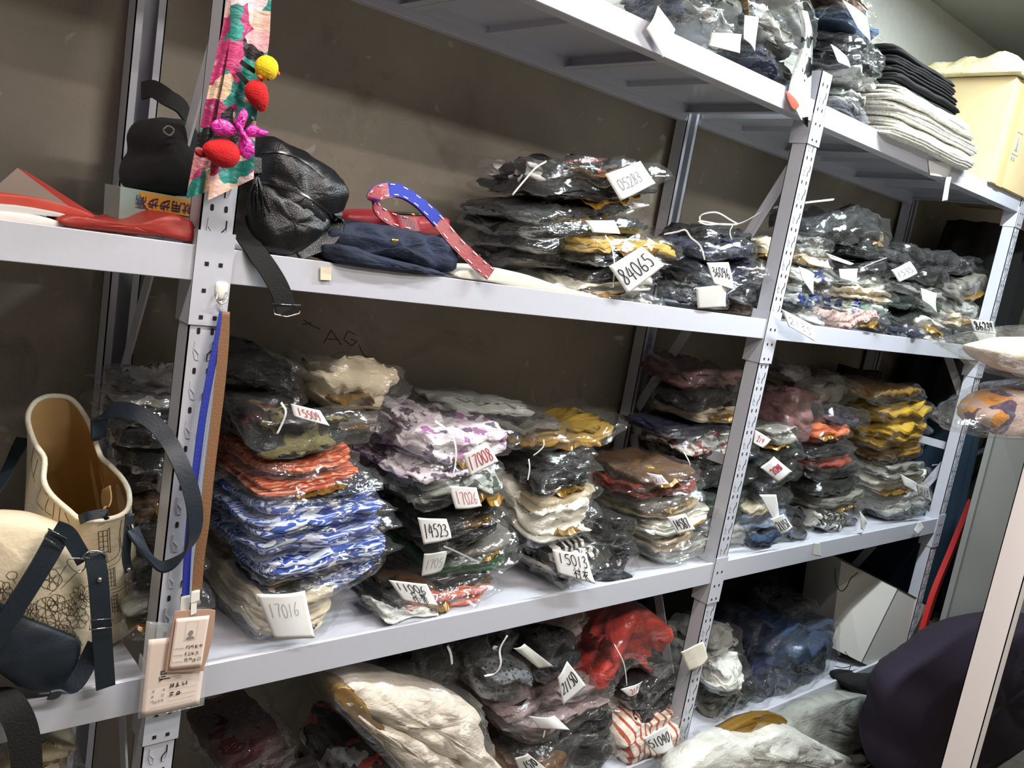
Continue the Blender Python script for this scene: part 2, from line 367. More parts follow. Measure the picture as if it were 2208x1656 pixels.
for x in POSTX:
    xm = x + PW / 2
    segs = [((1.262, 2.00), (1.648, 1.18)), ((1.648, 1.12), (1.262, 1.12)), ((1.645, 1.10), (1.262, 0.30)), ((1.64, 2.08), (1.262, 2.08))]
    if x > 3: segs[0] = ((1.64, 1.88), (1.262, 1.28)); segs[2] = ((1.262, 1.11), (1.64, 0.30))
    for (a, b) in segs:
        o = to_rack(MB().bar((xm, a[0], a[1]), (xm, b[0], b[1]), 0.004, 0.030, (0, 0.4, 1) if a[1] != b[1] else (0, 0, 1))).build('brace', WHITE_STEEL, rack)

# ------------------------------------------------------------------ bagged clothes
def superell(th, a, b, p):
    c, s = np.cos(th), np.sin(th); r = (np.abs(c) ** p + np.abs(s) ** p) ** (-1 / p); return a * r * c, b * r * s
def rings_to_mesh(Rg, n):
    """Rg: list of (n,3) rings, closed with a point at both ends"""
    V = [Rg[0].mean(0)]; F = []
    for r in Rg: V += list(r)
    V.append(Rg[-1].mean(0)); k = len(Rg)
    for j in range(n): F.append((0, 1 + j, 1 + (j + 1) % n))
    for i in range(k - 1):
        b = 1 + i * n
        for j in range(n): F.append((b + j, b + n + j, b + n + (j + 1) % n, b + (j + 1) % n))
    b = 1 + (k - 1) * n
    for j in range(n): F.append((len(V) - 1, b + (j + 1) % n, b + j))
    return np.array(V), F

def rest(V, M, shelf):
    """cloth lies on its shelf, not through it, and stays under the shelf above and in front of the wall"""
    A = np.array(M); Wd = V @ A[:3, :3].T + A[:3, 3]
    on = Wd[:, 1] > FY - 0.006; lo = TOPZ[shelf] + 0.0005; Wd[:, 2] = np.where(on, np.maximum(Wd[:, 2], lo + 0.03 * np.clip(Wd[:, 2] - lo, -0.03, 0) * -1), Wd[:, 2])
    up = {'D': 'C', 'C': 'B', 'B': 'A'}.get(shelf)
    if up: hi = LEV[up][0] - 0.003; Wd[:, 2] = np.where(on, np.minimum(Wd[:, 2], hi), Wd[:, 2])
    Wd[:, 1] = np.minimum(Wd[:, 1], WY - 0.003)
    return (Wd - A[:3, 3]) @ A[:3, :3]
STY = {}
def style(name, cols, kind='solid', scale=20, gold=0, film='clear'): STY[name] = (cols, kind, scale, gold)
style('black', ['0B0C0D', '121315']); style('blackgold', ['0B0B0C', '131314'], gold=1)
style('charcoal', ['1C1C1D', '252527']); style('navy', ['121830', '1B2240']); style('denim', ['1E2E48', '2E425E'])
style('grey', ['6E6E6A', '85857F']); style('palegrey', ['A9ABA6', 'BBBDB8']); style('greygold', ['6A6860', '7F7D74'], gold=1)
style('cream', ['CBBDA0', 'D9CDB4']); style('creamgold', ['D2C4A6', 'DDD0B4'], gold=1); style('white', ['D9DAD2', 'E8E8E2']); style('whitegold', ['DCDACB', 'E6E4D8'], gold=1)
style('blueswirl', ['2C4498', '3A56AC', 'CDD6E6', '2B46A0', '7F97C8'], 'swirl', 13); style('orangeswirl', ['B8482A', 'C85A38', 'D89A7C', 'A83A20'], 'swirl', 15)
style('purplefloral', ['D0CACE', 'E0DADE', '6A5A6C', 'D8D0D8', '9C6A96', 'E4DCE2', 'C8B8C6', 'D6D0D6'], 'floral', 26); style('greyfloral', ['9DA39C', 'B4B9B2', '46504A', 'A8AEA6', '3F4640'], 'floral', 22, 1)
style('darkfloral', ['1A1B1B', '242524', '5E2D30', '191A1A', '6A6440', '1E2022'], 'floral', 16); style('monofloral', ['17181A', '1C1D1F', 'C9C9C6', '141516', 'B23A38', '1B1C1E'], 'floral', 11, 1)
style('green', ['1F3F2A', '2A5236']); style('darkgreen', ['26302A', '334038']); style('salmon', ['B8553C', 'C8674A']); style('rust', ['7E3226', '94402E']); style('maroon', ['34100F', '421817']); style('red', ['A82A1E', 'C23526'])
style('orange', ['C4603A', 'D4744A']); style('zebra', ['1A1A1A', 'D8D4CC'], 'stripe', 13); style('redstripe', ['A85238', 'E2D4C6'], 'thin', 13); style('greystripe', ['3A3733', 'A9A294'], 'thin', 13)
style('mustard', ['664A1A', '80601F']); style('yellow', ['A88322', 'C09C30']); style('yellowgold', ['B08A30', 'C8A848'], gold=1); style('mauve', ['6A4A48', '7C5856']); style('plum', ['2E2834', '3C3444'])
style('lightblue', ['7A8CA8', '93A4BC']); style('bluegreen', ['2E3A7A', '5E7A5C', 'C9CFC6', '34407E', '8FA08A'], 'camo', 14); style('brownroll', ['7A4A44', 'B89C94', '6A3C3A', 'C4ACA2'], 'knit', 90)
style('knit', ['1C1D1F', '6A6E72'], 'knit', 110); style('pinkgrey', ['7A6A68', '92807E', '4A4240', '9A8A88'], 'knit', 130); style('palefloral', ['B8B8B0', 'C8C8C0', '6E6A66', 'D0CFC8', '8A4A4A'], 'floral', 30)
style('brown', ['4A3420', '62472C'], gold=1); style('beige', ['A89878', 'B8AA8C']); style('blackwhite', ['1A1A1A', '202020', 'CFCFCC', '181818', '8A8A86'], 'camo', 12); style('teal', ['1C3038', '24404A'])
style('emptyfilm', ['3A3A38', '4A4A46'])

BAGS = []
def bag(x0, y0, x1, y1, t, dy, depth, sty, label, shelf='C', layers=3, bow=0.0, margin=0.022, pitch=0.0, gold=None, group=None, messy=1.0, auto=True, seed=None):
    sd = seed if seed is not None else (len(BAGS) * 7 + 11); rg = np.random.RandomState(sd)
    yf = FY + dy
    # the near end of the fold seen from the left: part of the width is the bag's side
    PLn = at(x0, y0, yf + (0.6 * depth if auto else 0)); PR = at(x1, y1, yf); PL = np.array([PLn[0], yf, PLn[2]])
    if PR[0] - PL[0] < 0.13:
        depth *= 0.6; PLn = at(x0, y0, yf + 0.6 * depth); PL = np.array([min(PLn[0], PR[0] - 0.12), yf, PLn[2]])
    mid = ((x0 + x1) / 2, (y0 + y1) / 2)
    th = abs(at(mid[0], mid[1] - t / 2, yf)[2] - at(mid[0], mid[1] + t / 2, yf)[2])
    zc = (PL[2] + PR[2]) / 2
    base = TOPZ[shelf] if shelf else 0.0
    low = min(PL[2], PR[2]) - th / 2
    if low < base: d = base - low; PL[2] += min(d, max(0, base + th / 2 - PL[2])); PR[2] += max(0, base + th / 2 - PR[2]); PL[2] = max(PL[2], base + th / 2)
    ex = PR - PL; W = np.linalg.norm(ex); ex /= W
    ey = np.array([-ex[1], ex[0], 0]); ey /= np.linalg.norm(ey); ey = ey * math.cos(pitch) + np.array([0, 0, math.sin(pitch)]); ez = np.cross(ex, ey)
    depth = min(depth, WY - 0.03 - yf)
    c = (PL + PR) / 2 + ey * depth / 2 - ez * th / 2
    M = Matrix(((ex[0], ey[0], ez[0], c[0]), (ex[1], ey[1], ez[1], c[1]), (ex[2], ey[2], ez[2], c[2]), (0, 0, 0, 1)))
    root = empty('bagged_garment', mat=M); tagit(root, label, 'bagged clothing', group)
    a, b = W / 2, depth / 2; n = 72; th_ = np.linspace(0, 2 * math.pi, n, endpoint=False)
    cols, kind, scl, g0 = STY[sty]; g = g0 if gold is None else gold
    mg = min(margin, 0.12 * W + 0.01)
    ga, gb = a - mg * 0.45, b - mg * 0.4; layers += 1 if t > 22 else 0
    def warp(P, k=1.0):
        Q = P.copy(); q = np.stack([P[:, 0], P[:, 1], P[:, 0] * 0], 1)
        Q[:, 2] += bow * (P[:, 0] / a) ** 2 - 0.0 + k * messy * min(0.012, 0.25 * th) * wn(sd, q, 3.2, 2)
        Q[:, 1] += 0.012 * messy * wn(sd + 1, q * [1, 0, 0], 3.0, 2)
        return Q
    # folded cloth: each layer bulges, with a crease between the layers
    rings = []
    for s in (0.25, 0.5, 0.72, 0.88): rings.append((s, 0.0, 0.0))
    k = 6; offs = rg.normal(size=(layers, 2)) * 0.007 * messy; sc_ = 1 - np.abs(rg.normal(size=layers)) * 0.035 * messy
    for i in range(layers):
        for j in range(k):
            f = (j + 0.5) / k; bul = math.sqrt(max(0, 1 - (2 * f - 1) ** 2)); rings.append((sc_[i] * (0.95 + 0.05 * bul ** .7), (i + f) / layers, i + 1))
    rings_n = rings; Rg = []
    for (s, f, li) in rings_n + [(0.88, 1, -1), (0.6, 1, -1), (0.25, 1, -1)]:
        X, Y = superell(th_, ga * s, gb * s, 7); z = np.full(n, f * th)
        P = np.stack([X, Y, z], 1)
        if li > 0: P[:, 0] += offs[li - 1, 0]; P[:, 1] += offs[li - 1, 1]
        rr = 0.0055 * messy * wn(sd + 5, P * [1, 1, 2.5], 7, 3); nrm = np.stack([np.cos(th_), np.sin(th_)], 1); P[:, :2] += nrm * rr[:, None]
        # thickness dies away a little towards the ends
        e = np.clip(1 - np.abs(P[:, 0] / a) ** 4, 0.0, 1); P[:, 2] = th * 0.5 + (P[:, 2] - th * 0.5) * (0.68 + 0.32 * e) * (1 + 0.25 * wn(sd + 9, P * [1, 1, 0], 4, 2))
        Rg.append(warp(P))
    V, F = rings_to_mesh(Rg, n)
    V[:, 2] += 0.0055 * messy * wn(sd + 13, V, 10, 3, True) * (V[:, 2] > th * 0.3)
    V = rest(V, M, shelf)
    mesh('folded_garment', V, [f[::-1] for f in F], fabric('cloth_' + sty, cols, kind, scl), root)
    if g:
        # a crumpled leaf of gold tissue showing along part of the edge
        lo = rg.uniform(0.15, 0.75) * th; x_c = rg.uniform(-0.4, 0.5) * a; Rg = []
        for (s, dz) in ((0.3, 0), (0.7, 0), (0.92, 0), (1.0, -0.0015), (1.0, -0.003), (0.9, -0.004), (0.5, -0.004)):
            X, Y = superell(th_, (a * 0.55) * s, (gb + 0.012) * s, 5); P = np.stack([X + x_c, Y - 0.002, np.full(n, lo + dz)], 1)
            P[:, 0] = np.clip(P[:, 0], -a, a)
            P[:, 2] += 0.010 * wn(sd + 21, P * [1, 1, 0], 9, 3, True) * s - 0.006 * s ** 6; P[:, 1] += 0.006 * wn(sd + 22, P * [1, 1, 0], 8, 2)
            Rg.append(warp(P))
        V, F = rings_to_mesh(Rg, n); V = rest(V, M, shelf); mesh('gold_tissue', V, [f[::-1] for f in F], GOLD, root, smooth=False)
    # the clear bag: hugs the cloth, then flares into thin crumpled margins
    Rg = []
    prof = [(0.2, 1), (0.45, 1), (0.66, 1.0), (0.80, 1.0), (0.885, .97), (0.93, .75), (0.955, .45), (0.975, .22), (0.99, .1), (1.0, .04)]
    for (s, h) in prof + [(s, -h) for (s, h) in prof[::-1]]:
        X, Y = superell(th_, (a + mg * .45) * s, (b + mg * 0.3) * s, 10); hh = h * (th * 0.54 + 0.0015)
        P = np.stack([X, Y, np.full(n, hh + th * 0.5)], 1); e = np.clip(1 - np.abs(P[:, 0] / (a + mg)) ** 6, 0, 1); P[:, 2] = th * 0.5 + (P[:, 2] - th * 0.5) * (0.45 + 0.55 * e)
        out_ = max(0, s - 0.88) / 0.12
        rr = (0.004 + 0.012 * out_) * wn(sd + 31, P, 9, 3, True) + 0.010 * out_ * wn(sd + 37, P, 3.5, 1); P[:, :2] += nrm * rr[:, None]
        P[:, 2] += out_ * (0.008 * wn(sd + 33, P * [1, 1, 0], 7, 2) - 0.004) + (0.0045 if h > 0 else 0.0015) * wn(sd + 35, P, 13, 2, True)
        Rg.append(warp(P))
    V, F = rings_to_mesh(Rg, n); jit = rg.normal(size=V.shape) * 0.0006; V = rest(V, M, shelf); mesh('plastic_bag', V + jit, [f[::-1] for f in F], FILM, root, smooth=True)
    BAGS.append(root); return root
# ------------------------------------------------------------------ bags on the waist-high shelf, left post to middle post
g1 = 'bags piled beside the left post'
bag(448, 1402, 700, 1372, 34, 0.045, 0.34, 'charcoal', 'thin dark bag flat on the shelf under the 17016 pack', layers=3, margin=0.02)
bag(436, 1318, 735, 1325, 100, 0.03, 0.34, 'cream', 'thick cream bagged garments with the 17016 tag, beside the left post', layers=6, bow=0.022)
bag(520, 1268, 745, 1262, 48, 0.03, 0.30, 'black', 'folded black garment bag lying on the cream 17016 pack', layers=2, bow=0.01)
bag(470, 1232, 770, 1236, 34, 0.035, 0.32, 'yellow', 'bag with yellow edged black cloth under the blue swirl pile', layers=2)
for (a, t, s, l) in [((560, 1192, 842, 1218), 38, 'blueswirl', 'lowest of the blue and white swirl print bags'),
                  ((468, 1160, 862, 1182), 40, 'blueswirl', 'second lowest of the blue and white swirl print bags'),
                  ((452, 1118, 866, 1140), 50, 'blueswirl', 'broad blue and white swirl print bag in the middle of its pile'),
                  ((450, 1076, 850, 1102), 40, 'blueswirl', 'blue and white swirl print bag second from the top of its pile'),
                  ((456, 1042, 838, 1072), 30, 'blueswirl', 'topmost blue and white swirl print bag'),
                  ((458, 1015, 822, 1046), 26, 'navy', 'shiny navy bag between the blue swirl bags and the orange ones')]:
    bag(*a, t, 0.02, 0.33, s, l, layers=1 + (t > 36), bow=0.006)
bag(462, 992, 808, 1030, 26, 0.02, 0.33, 'orangeswirl', 'lower of the two orange and white swirl print bags', layers=2, gold=1)
bag(466, 966, 782, 992, 28, 0.02, 0.33, 'orangeswirl', 'upper of the two orange and white swirl print bags under the 15509 pack', layers=2, bow=0.008)
bag(464, 905, 790, 945, 76, 0.025, 0.30, 'darkfloral', 'crumpled black floral garment bag with the red 15509 tag', layers=2, messy=1.8, margin=0.04)
bag(590, 868, 830, 905, 40, 0.14, 0.22, 'greygold', 'grey bag under the cream and gold bag near the wall', layers=2, messy=1.4)
bag(625, 800, 868, 856, 84, 0.13, 0.20, 'creamgold', 'cream garment folded round gold tissue on top of the left pile', layers=2, messy=1.6, bow=0.012)
bag(470, 800, 640, 822, 66, 0.20, 0.18, 'black', 'crumpled black bag behind the left pile against the wall', layers=2, messy=1.8)
bag(480, 860, 640, 872, 44, 0.16, 0.2, 'charcoal', 'dark bag under the crumpled black bag by the wall', layers=2)
# second pile
g2 = 'bags piled in the middle of the shelf'
bag(780, 1352, 960, 1336, 22, 0.01, 0.20, 'white', 'rolled white garment lying lowest at the shelf edge beside the 17016 tag', layers=2, messy=1.6, bow=0.01)
bag(772, 1318, 1010, 1306, 36, 0.03, 0.28, 'brown', 'brown and gold bag under the salmon garments', layers=2)
bag(765, 1288, 1085, 1278, 34, 0.03, 0.30, 'salmon', 'salmon garments under the 11006 tag', layers=3, bow=0.014)
bag(735, 1252, 1080, 1252, 34, 0.03, 0.32, 'black', 'shiny black bag above the salmon garments', layers=2, bow=0.012)
bag(835, 1216, 1090, 1226, 34, 0.05, 0.30, 'blackgold', 'black and gold bag with the faint grey tag, under the green bags', layers=2)
bag(850, 1180, 1125, 1186, 40, 0.04, 0.30, 'green', 'dark green bag with small white print under the 14523 tag', layers=2)
bag(880, 1154, 1130, 1160, 22, 0.045, 0.30, 'greygold', 'thin grey bag between the green bag and the black 17026 pile', layers=1)
for (a, t, s, l) in [((842, 1128, 1095, 1132), 34, 'black', 'lowest black bag of the 17026 pile'), ((838, 1100, 1098, 1104), 26, 'blackgold', 'black bag with gold tissue in the 17026 pile'),
                  ((835, 1074, 1095, 1078), 26, 'black', 'upper black bag of the 17026 pile')]:
    bag(*a, t, 0.04, 0.31, s, l, layers=2)
bag(815, 1022, 1105, 1036, 54, 0.03, 0.28, 'greyfloral', 'grey green print bag with gold tissue below the purple floral one', layers=2, messy=1.5, gold=1)
bag(805, 982, 1095, 1000, 34, 0.035, 0.28, 'purplefloral', 'lower of the two white and purple floral bags behind the 17008 tag', layers=2, messy=1.3)
bag(828, 925, 1120, 962, 54, 0.035, 0.26, 'purplefloral', 'top white and purple floral bag tied with white twine above the 17008 tag', layers=2, messy=1.4, gold=1)
bag(800, 890, 980, 915, 30, 0.13, 0.2, 'purplefloral', 'floral bag behind the top purple floral one', layers=2)
# third pile, deeper
bag(905, 852, 1165, 888, 24, 0.22, 0.16, 'palegrey', 'pale grey flat bag on top of the pile against the wall', layers=1)
bag(900, 875, 1200, 915, 28, 0.19, 0.18, 'charcoal', 'dark bag under the pale grey flat bag', layers=2)
bag(1000, 900, 1245, 935, 44, 0.15, 0.2, 'greygold', 'crinkled clear bag with grey cloth behind the purple floral bags', layers=2, messy=1.4, margin=0.03)
bag(1080, 946, 1340, 928, 28, 0.13, 0.22, 'yellowgold', 'yellow gold bag whose long clear end reaches the middle back post', layers=2, bow=0.02, margin=0.05)
bag(1100, 974, 1290, 975, 30, 0.10, 0.24, 'charcoal', 'dark bag under the yellow gold one', layers=2)
bag(1088, 1002, 1290, 1000, 34, 0.08, 0.24, 'black', 'black bag tied with twine between the 17008 tag and the red bag', layers=2)
bag(1090, 1030, 1292, 1030, 34, 0.06, 0.24, 'blackgold', 'shiny black crumpled bag with gold tissue above the white and gold one', layers=2, messy=1.4)
bag(1085, 1062, 1310, 1060, 26, 0.05, 0.24, 'beige', 'beige bag above the white and gold crumpled bag', layers=1)
bag(1090, 1112, 1290, 1120, 80, 0.02, 0.22, 'whitegold', 'white crumpled garment with gold tissue right of the 14523 tag', layers=2, messy=2.0, gold=1)
bag(1125, 1180, 1300, 1180, 60, 0.02, 0.22, 'zebra', 'upper black and white striped roll above the 15013 tag', layers=2, messy=1.5)
bag(1128, 1228, 1310, 1218, 56, 0.01, 0.2, 'zebra', 'lower black and white striped roll under the 15013 tag', layers=3, messy=1.5, bow=0.012)
bag(1245, 1120, 1385, 1145, 54, 0.015, 0.22, 'black', 'crumpled shiny black bag beside the white and gold one', layers=2, messy=2.0, margin=0.04)
bag(1250, 1190, 1378, 1205, 80, 0.03, 0.22, 'charcoal', 'tall crumpled dark bag beside the striped rolls', layers=3, messy=2.0, margin=0.04)
# fourth pile
for (a, t, s, l, bw) in [((1330, 1232, 1535, 1222), 24, 'palegrey', 'lowest pale bag at the shelf edge left of the middle post', 0.004), ((1340, 1206, 1540, 1200), 26, 'white', 'white bag second lowest left of the middle post', 0.006),
                  ((1345, 1180, 1540, 1172), 30, 'palegrey', 'grey white bag under the 14587 tag', 0.01), ((1338, 1150, 1535, 1142), 32, 'cream', 'cream bag behind the 14587 tag', 0.012),
                  ((1320, 1118, 1540, 1114), 30, 'whitegold', 'white bag with gold tissue above the 14587 tag', 0.012), ((1305, 1090, 1535, 1090), 26, 'beige', 'beige bag under the rust red one', 0.008),
                  ((1300, 1066, 1530, 1068), 22, 'greygold', 'thin olive bag under the rust red one', 0.006), ((1292, 1040, 1520, 1044), 30, 'rust', 'rust red bag with the small pink tag left of the middle post', 0.006),
                  ((1300, 1014, 1510, 1022), 22, 'brown', 'brown gold bag on the rust red one', 0.006)]:
    bag(*a, t, 0.035, 0.24, s, l, layers=1 + (t > 25), bow=bw)
# far left, behind the left post
bag(225, 905, 455, 930, 34, 0.08, 0.30, 'black', 'black bag behind the left post above the low brace', layers=2)
bag(215, 872, 450, 892, 26, 0.09, 0.30, 'charcoal', 'dark flat bag behind the left post', layers=2)
bag(228, 845, 455, 866, 22, 0.09, 0.30, 'palegrey', 'pale edged flat bag behind the left post', layers=1)
bag(240, 812, 458, 838, 30, 0.11, 0.28, 'grey', 'grey clear bag on top of the pile behind the left post', layers=2, messy=1.5)
bag(262, 1070, 440, 1095, 50, 0.10, 0.25, 'brown', 'brown and gold bag behind the canvas tote', layers=2)
bag(270, 1130, 450, 1145, 60, 0.10, 0.28, 'black', 'black bag behind the canvas tote, second from the shelf', layers=2)
bag(262, 1012, 450, 1030, 56, 0.12, 0.25, 'charcoal', 'dark crumpled bag over the brown one behind the canvas tote', layers=2)
bag(275, 1205, 445, 1225, 70, 0.08, 0.28, 'black', 'thick black bag low behind the left post', layers=3)
bag(290, 1290, 440, 1300, 70, 0.06, 0.25, 'greygold', 'grey bag standing between the tote and the left post', layers=3)
bag(262, 965, 450, 975, 40, 0.10, 0.28, 'black', 'black bag beneath the low brace behind the left post', layers=2)

# ------------------------------------------------------------------ same shelf, middle post to right post
bag(1425, 1010, 1640, 1012, 40, 0.10, 0.22, 'black', 'black bag low behind the middle post', layers=2)
bag(1430, 972, 1640, 972, 34, 0.10, 0.22, 'charcoal', 'dark bag under the patterned ones behind the middle post', layers=2)
bag(1400, 938, 1630, 950, 36, 0.12, 0.20, 'palefloral', 'patterned pale bag behind the horizontal brace of the middle post', layers=2, messy=1.5)
bag(1370, 910, 1620, 930, 26, 0.13, 0.20, 'navy', 'navy edged white garment with an orange spot behind the middle post', layers=2)
bag(1440, 880, 1620, 900, 30, 0.12, 0.20, 'creamgold', 'cream and gold bag behind the middle post', layers=2, bow=0.01, gold=1)
bag(1430, 842, 1630, 862, 44, 0.13, 0.20, 'blackgold', 'black and gold bag behind the middle post', layers=2, messy=1.4, gold=1)
bag(1425, 800, 1620, 822, 40, 0.15, 0.20, 'mauve', 'dusty pink topped bag highest behind the middle post', layers=2, messy=1.6)
bag(1420, 1080, 1640, 1085, 60, 0.09, 0.22, 'darkgreen', 'dark green grey bag behind the middle post', layers=3)
bag(1430, 1150, 1640, 1150, 60, 0.08, 0.22, 'palegrey', 'pale grey bag behind the middle post above the shelf', layers=3)
# first pile right of the post
for (a, t, s, l, k) in [((1560, 1205, 1735, 1195), 52, 'black', 'black bag at the shelf edge right of the middle post', 2), ((1545, 1150, 1720, 1160), 34, 'denim', 'blue grey bag over the black one right of the middle post', 2),
                     ((1545, 1115, 1720, 1128), 34, 'lightblue', 'light blue bag with cream cloth under the folded 21157 tag', 2), ((1560, 1080, 1700, 1098), 32, 'cream', 'cream bag above the light blue one', 2),
                     ((1575, 1045, 1720, 1062), 36, 'charcoal', 'dark bag under the 21241 tag', 2), ((1590, 1005, 1730, 1022), 36, 'black', 'black bag behind the 21241 tag', 2),
                     ((1585, 965, 1740, 980), 34, 'darkgreen', 'dark green bag above the 21241 tag', 2), ((1590, 930, 1735, 945), 30, 'greygold', 'grey bag with gold behind the red lettered tag', 2)]:
    bag(*a, t, 0.05, 0.20, s, l, layers=k, messy=1.3)
bag(1640, 860, 1760, 900, 84, 0.09, 0.20, 'mauve', 'mauve pink crumpled bag right of the middle post', layers=2, messy=1.8)
bag(1700, 1180, 1830, 1175, 34, 0.03, 0.2, 'zebra', 'zebra striped bag hanging over the shelf edge', layers=2, messy=1.6)
for (a, t, s, l, k) in [((1705, 1135, 1860, 1132), 40, 'charcoal', 'dark grey bag over the zebra striped one', 3), ((1705, 1098, 1865, 1098), 36, 'black', 'black bag fourth above the zebra striped one', 3),
                     ((1700, 1064, 1870, 1066), 34, 'greygold', 'grey and gold bag under the black stack right of the 21241 tag', 2), ((1695, 1034, 1875, 1036), 30, 'black', 'black bag right of the 21241 tag', 2),
                     ((1690, 1006, 1860, 1010), 26, 'charcoal', 'charcoal bag just below the rust red cloth', 2), ((1690, 982, 1845, 986), 28, 'rust', 'rust red bag below the black and orange ones', 2),
                     ((1690, 955, 1840, 962), 28, 'black', 'black bag between the orange cloth and the rust cloth', 2), ((1695, 924, 1850, 934), 34, 'orange', 'orange garment bag with gold tissue right of the mauve one', 2)]:
    bag(*a, t, 0.06, 0.20, s, l, layers=k, gold=1 if s == 'orange' else None)
bag(1715, 880, 1880, 905, 40, 0.07, 0.2, 'plum', 'dark plum bag above the orange one', layers=2, messy=1.5, margin=0.045)
bag(1690, 830, 1850, 850, 44, 0.12, 0.18, 'greygold', 'crinkled grey bag at the top of the pile by the yellow ones', layers=2, messy=2, margin=0.05, gold=0)
bag(1660, 795, 1760, 812, 30, 0.14, 0.16, 'grey', 'grey clear bag highest right of the middle post', layers=1, messy=1.6, margin=0.03)
# yellow pile and its neighbours
for (a, t, s, l, k) in [((1835, 1175, 2005, 1150), 30, 'darkgreen', 'dark green bag at the right end of the shelf with a folded white tag', 3), ((1838, 1142, 2010, 1122), 30, 'black', 'black shiny bag at the right end of the shelf', 2),
                     ((1835, 1108, 2012, 1096), 30, 'darkgreen', 'green grey bag at the right end second above the shelf', 2), ((1840, 1070, 2010, 1068), 44, 'palegrey', 'white crumpled clear bag at the right end under the yellow pile', 2),
                     ((1830, 1030, 2005, 1030), 34, 'whitegold', 'white and brown bag at the right end with the dangling folded tag', 2), ((1835, 998, 1990, 1000), 30, 'greygold', 'grey flat bag below the yellow pile', 2),
                     ((1840, 970, 1995, 972), 28, 'mustard', 'mustard bag lowest of the yellow pile', 2), ((1835, 945, 1995, 950), 26, 'yellow', 'yellow bag second lowest of the yellow pile', 2),
                     ((1838, 920, 2010, 922), 34, 'yellow', 'bright yellow bag in the middle of the yellow pile', 2), ((1835, 872, 2022, 896), 40, 'yellow', 'broad yellow bag second from the top of the yellow pile', 3), ((1820, 832, 1990, 860), 34, 'mustard', 'dull mustard bag on top of the yellow pile', 2)]:
    bag(*a, t, 0.05, 0.22, s, l, layers=k, messy=1.3)

# ------------------------------------------------------------------ eye-level shelf, left post to middle post
bag(1050, 618, 1240, 630, 18, 0.02, 0.26, 'beige', 'thin pale fur trimmed bag flat on the shelf left of the 84065 pile', shelf='B', layers=1)
for (a, t, s, l, k, d) in [((1165, 622, 1440, 645), 26, 'palefloral', 'white patterned bag at the bottom of the 84065 pile', 2, 0.02), ((1140, 598, 1420, 612), 30, 'whitegold', 'cream bag with gold under the black ones of the 84065 pile', 2, 0.02),
                     ((1165, 572, 1440, 588), 30, 'black', 'silvery black bag behind the 84065 tag', 2, 0.02), ((1160, 545, 1450, 562), 28, 'black', 'shiny black bag under the gold wrapped one', 2, 0.02),
                     ((1030, 548, 1400, 566), 40, 'charcoal', 'wide charcoal bag low in the pile against the wall', 2, 0.09), ((1025, 512, 1420, 520), 36, 'black', 'wide black bag below the blank white tag', 2, 0.07),
                     ((1022, 482, 1432, 484), 34, 'black', 'wide black bag behind the blank white tag', 2, 0.06), ((1018, 448, 1405, 450), 36, 'blackgold', 'black bag with gold tissue under the 05283 bundle', 2, 0.06),
                     ((1065, 402, 1420, 408), 34, 'blackgold', 'black bag with gold lining at the base of the 05283 bundle', 2, 0.06)]:
    bag(*a, t, d, 0.26 if d < .05 else 0.24, s, l, shelf='B', layers=k, messy=1.4)
bag(1160, 518, 1480, 545, 34, 0.015, 0.24, 'yellowgold', 'gold tissue wrapped bag above the 84065 tag', shelf='B', layers=2, messy=1.2, gold=1)
bag(1070, 362, 1425, 378, 50, 0.06, 0.24, 'monofloral', 'black and white patterned bag on top, behind the 05283 tag', shelf='B', layers=2, messy=1.7, margin=0.05)
bag(1435, 636, 1560, 652, 34, 0.02, 0.2, 'knit', 'rolled grey ringed bag at the shelf edge left of the pale blank tag', shelf='B', layers=2, messy=1.4)
for (a, t, s, l) in [((1420, 606, 1650, 625), 38, 'charcoal', 'dark bag lowest in the navy pile'), ((1425, 570, 1640, 592), 36, 'navy', 'navy crumpled bag behind the 86096 tag'), ((1425, 534, 1630, 556), 36, 'navy', 'navy crumpled bag on top of its pile left of the middle post'),
                  ((1440, 500, 1640, 512), 30, 'charcoal', 'dark bag tied with a white twine bow behind the middle post')]:
    bag(*a, t, 0.05 if 'behind the middle' not in l else 0.12, 0.2, s, l, shelf='B', layers=2, messy=1.8)
bag(1540, 654, 1680, 668, 28, 0.05, 0.2, 'brown', 'brown gold bag low beside the middle post', shelf='B', layers=2, gold=1)
bag(1555, 618, 1690, 632, 38, 0.06, 0.2, 'blackwhite', 'black and white printed roll beside the middle post', shelf='B', layers=2, messy=1.5)
bag(1600, 566, 1720, 580, 34, 0.09, 0.18, 'brown', 'olive brown bag against the middle post brace', shelf='B', layers=2)
bag(1600, 526, 1720, 540, 34, 0.10, 0.18, 'creamgold', 'gold topped bag behind the middle post brace', shelf='B', layers=2, gold=1)
# ---- right of the middle post
for (a, t, s, l, d) in [((1690, 672, 1790, 690), 28, 'palegrey', 'pale grey crumpled bag at the shelf edge right of the middle post', 0.02), ((1680, 642, 1775, 658), 22, 'bluegreen', 'blue printed bag right of the middle post', 0.03),
                     ((1690, 615, 1790, 630), 24, 'blackwhite', 'black and white ringed roll right of the middle post', 0.04), ((1690, 586, 1800, 602), 26, 'bluegreen', 'green and blue printed bag under the twisted white tag', 0.04),
                     ((1690, 552, 1800, 572), 28, 'creamgold', 'olive and gold bag above the green and blue one', 0.05), ((1690, 520, 1800, 545), 36, 'grey', 'grey crumpled clear bag under the big black one', 0.06)]:
    bag(*a, t, d, 0.16, s, l, shelf='B', layers=2, messy=1.4)
bag(1690, 478, 1925, 510, 66, 0.07, 0.2, 'black', 'big crumpled shiny black bag on top, right of the middle post', shelf='B', layers=2, messy=2.0, margin=0.05)
bag(1850, 505, 1925, 535, 40, 0.06, 0.16, 'creamgold', 'small gold tissue bag at the end of the big black one', shelf='B', layers=2, messy=2, gold=1)
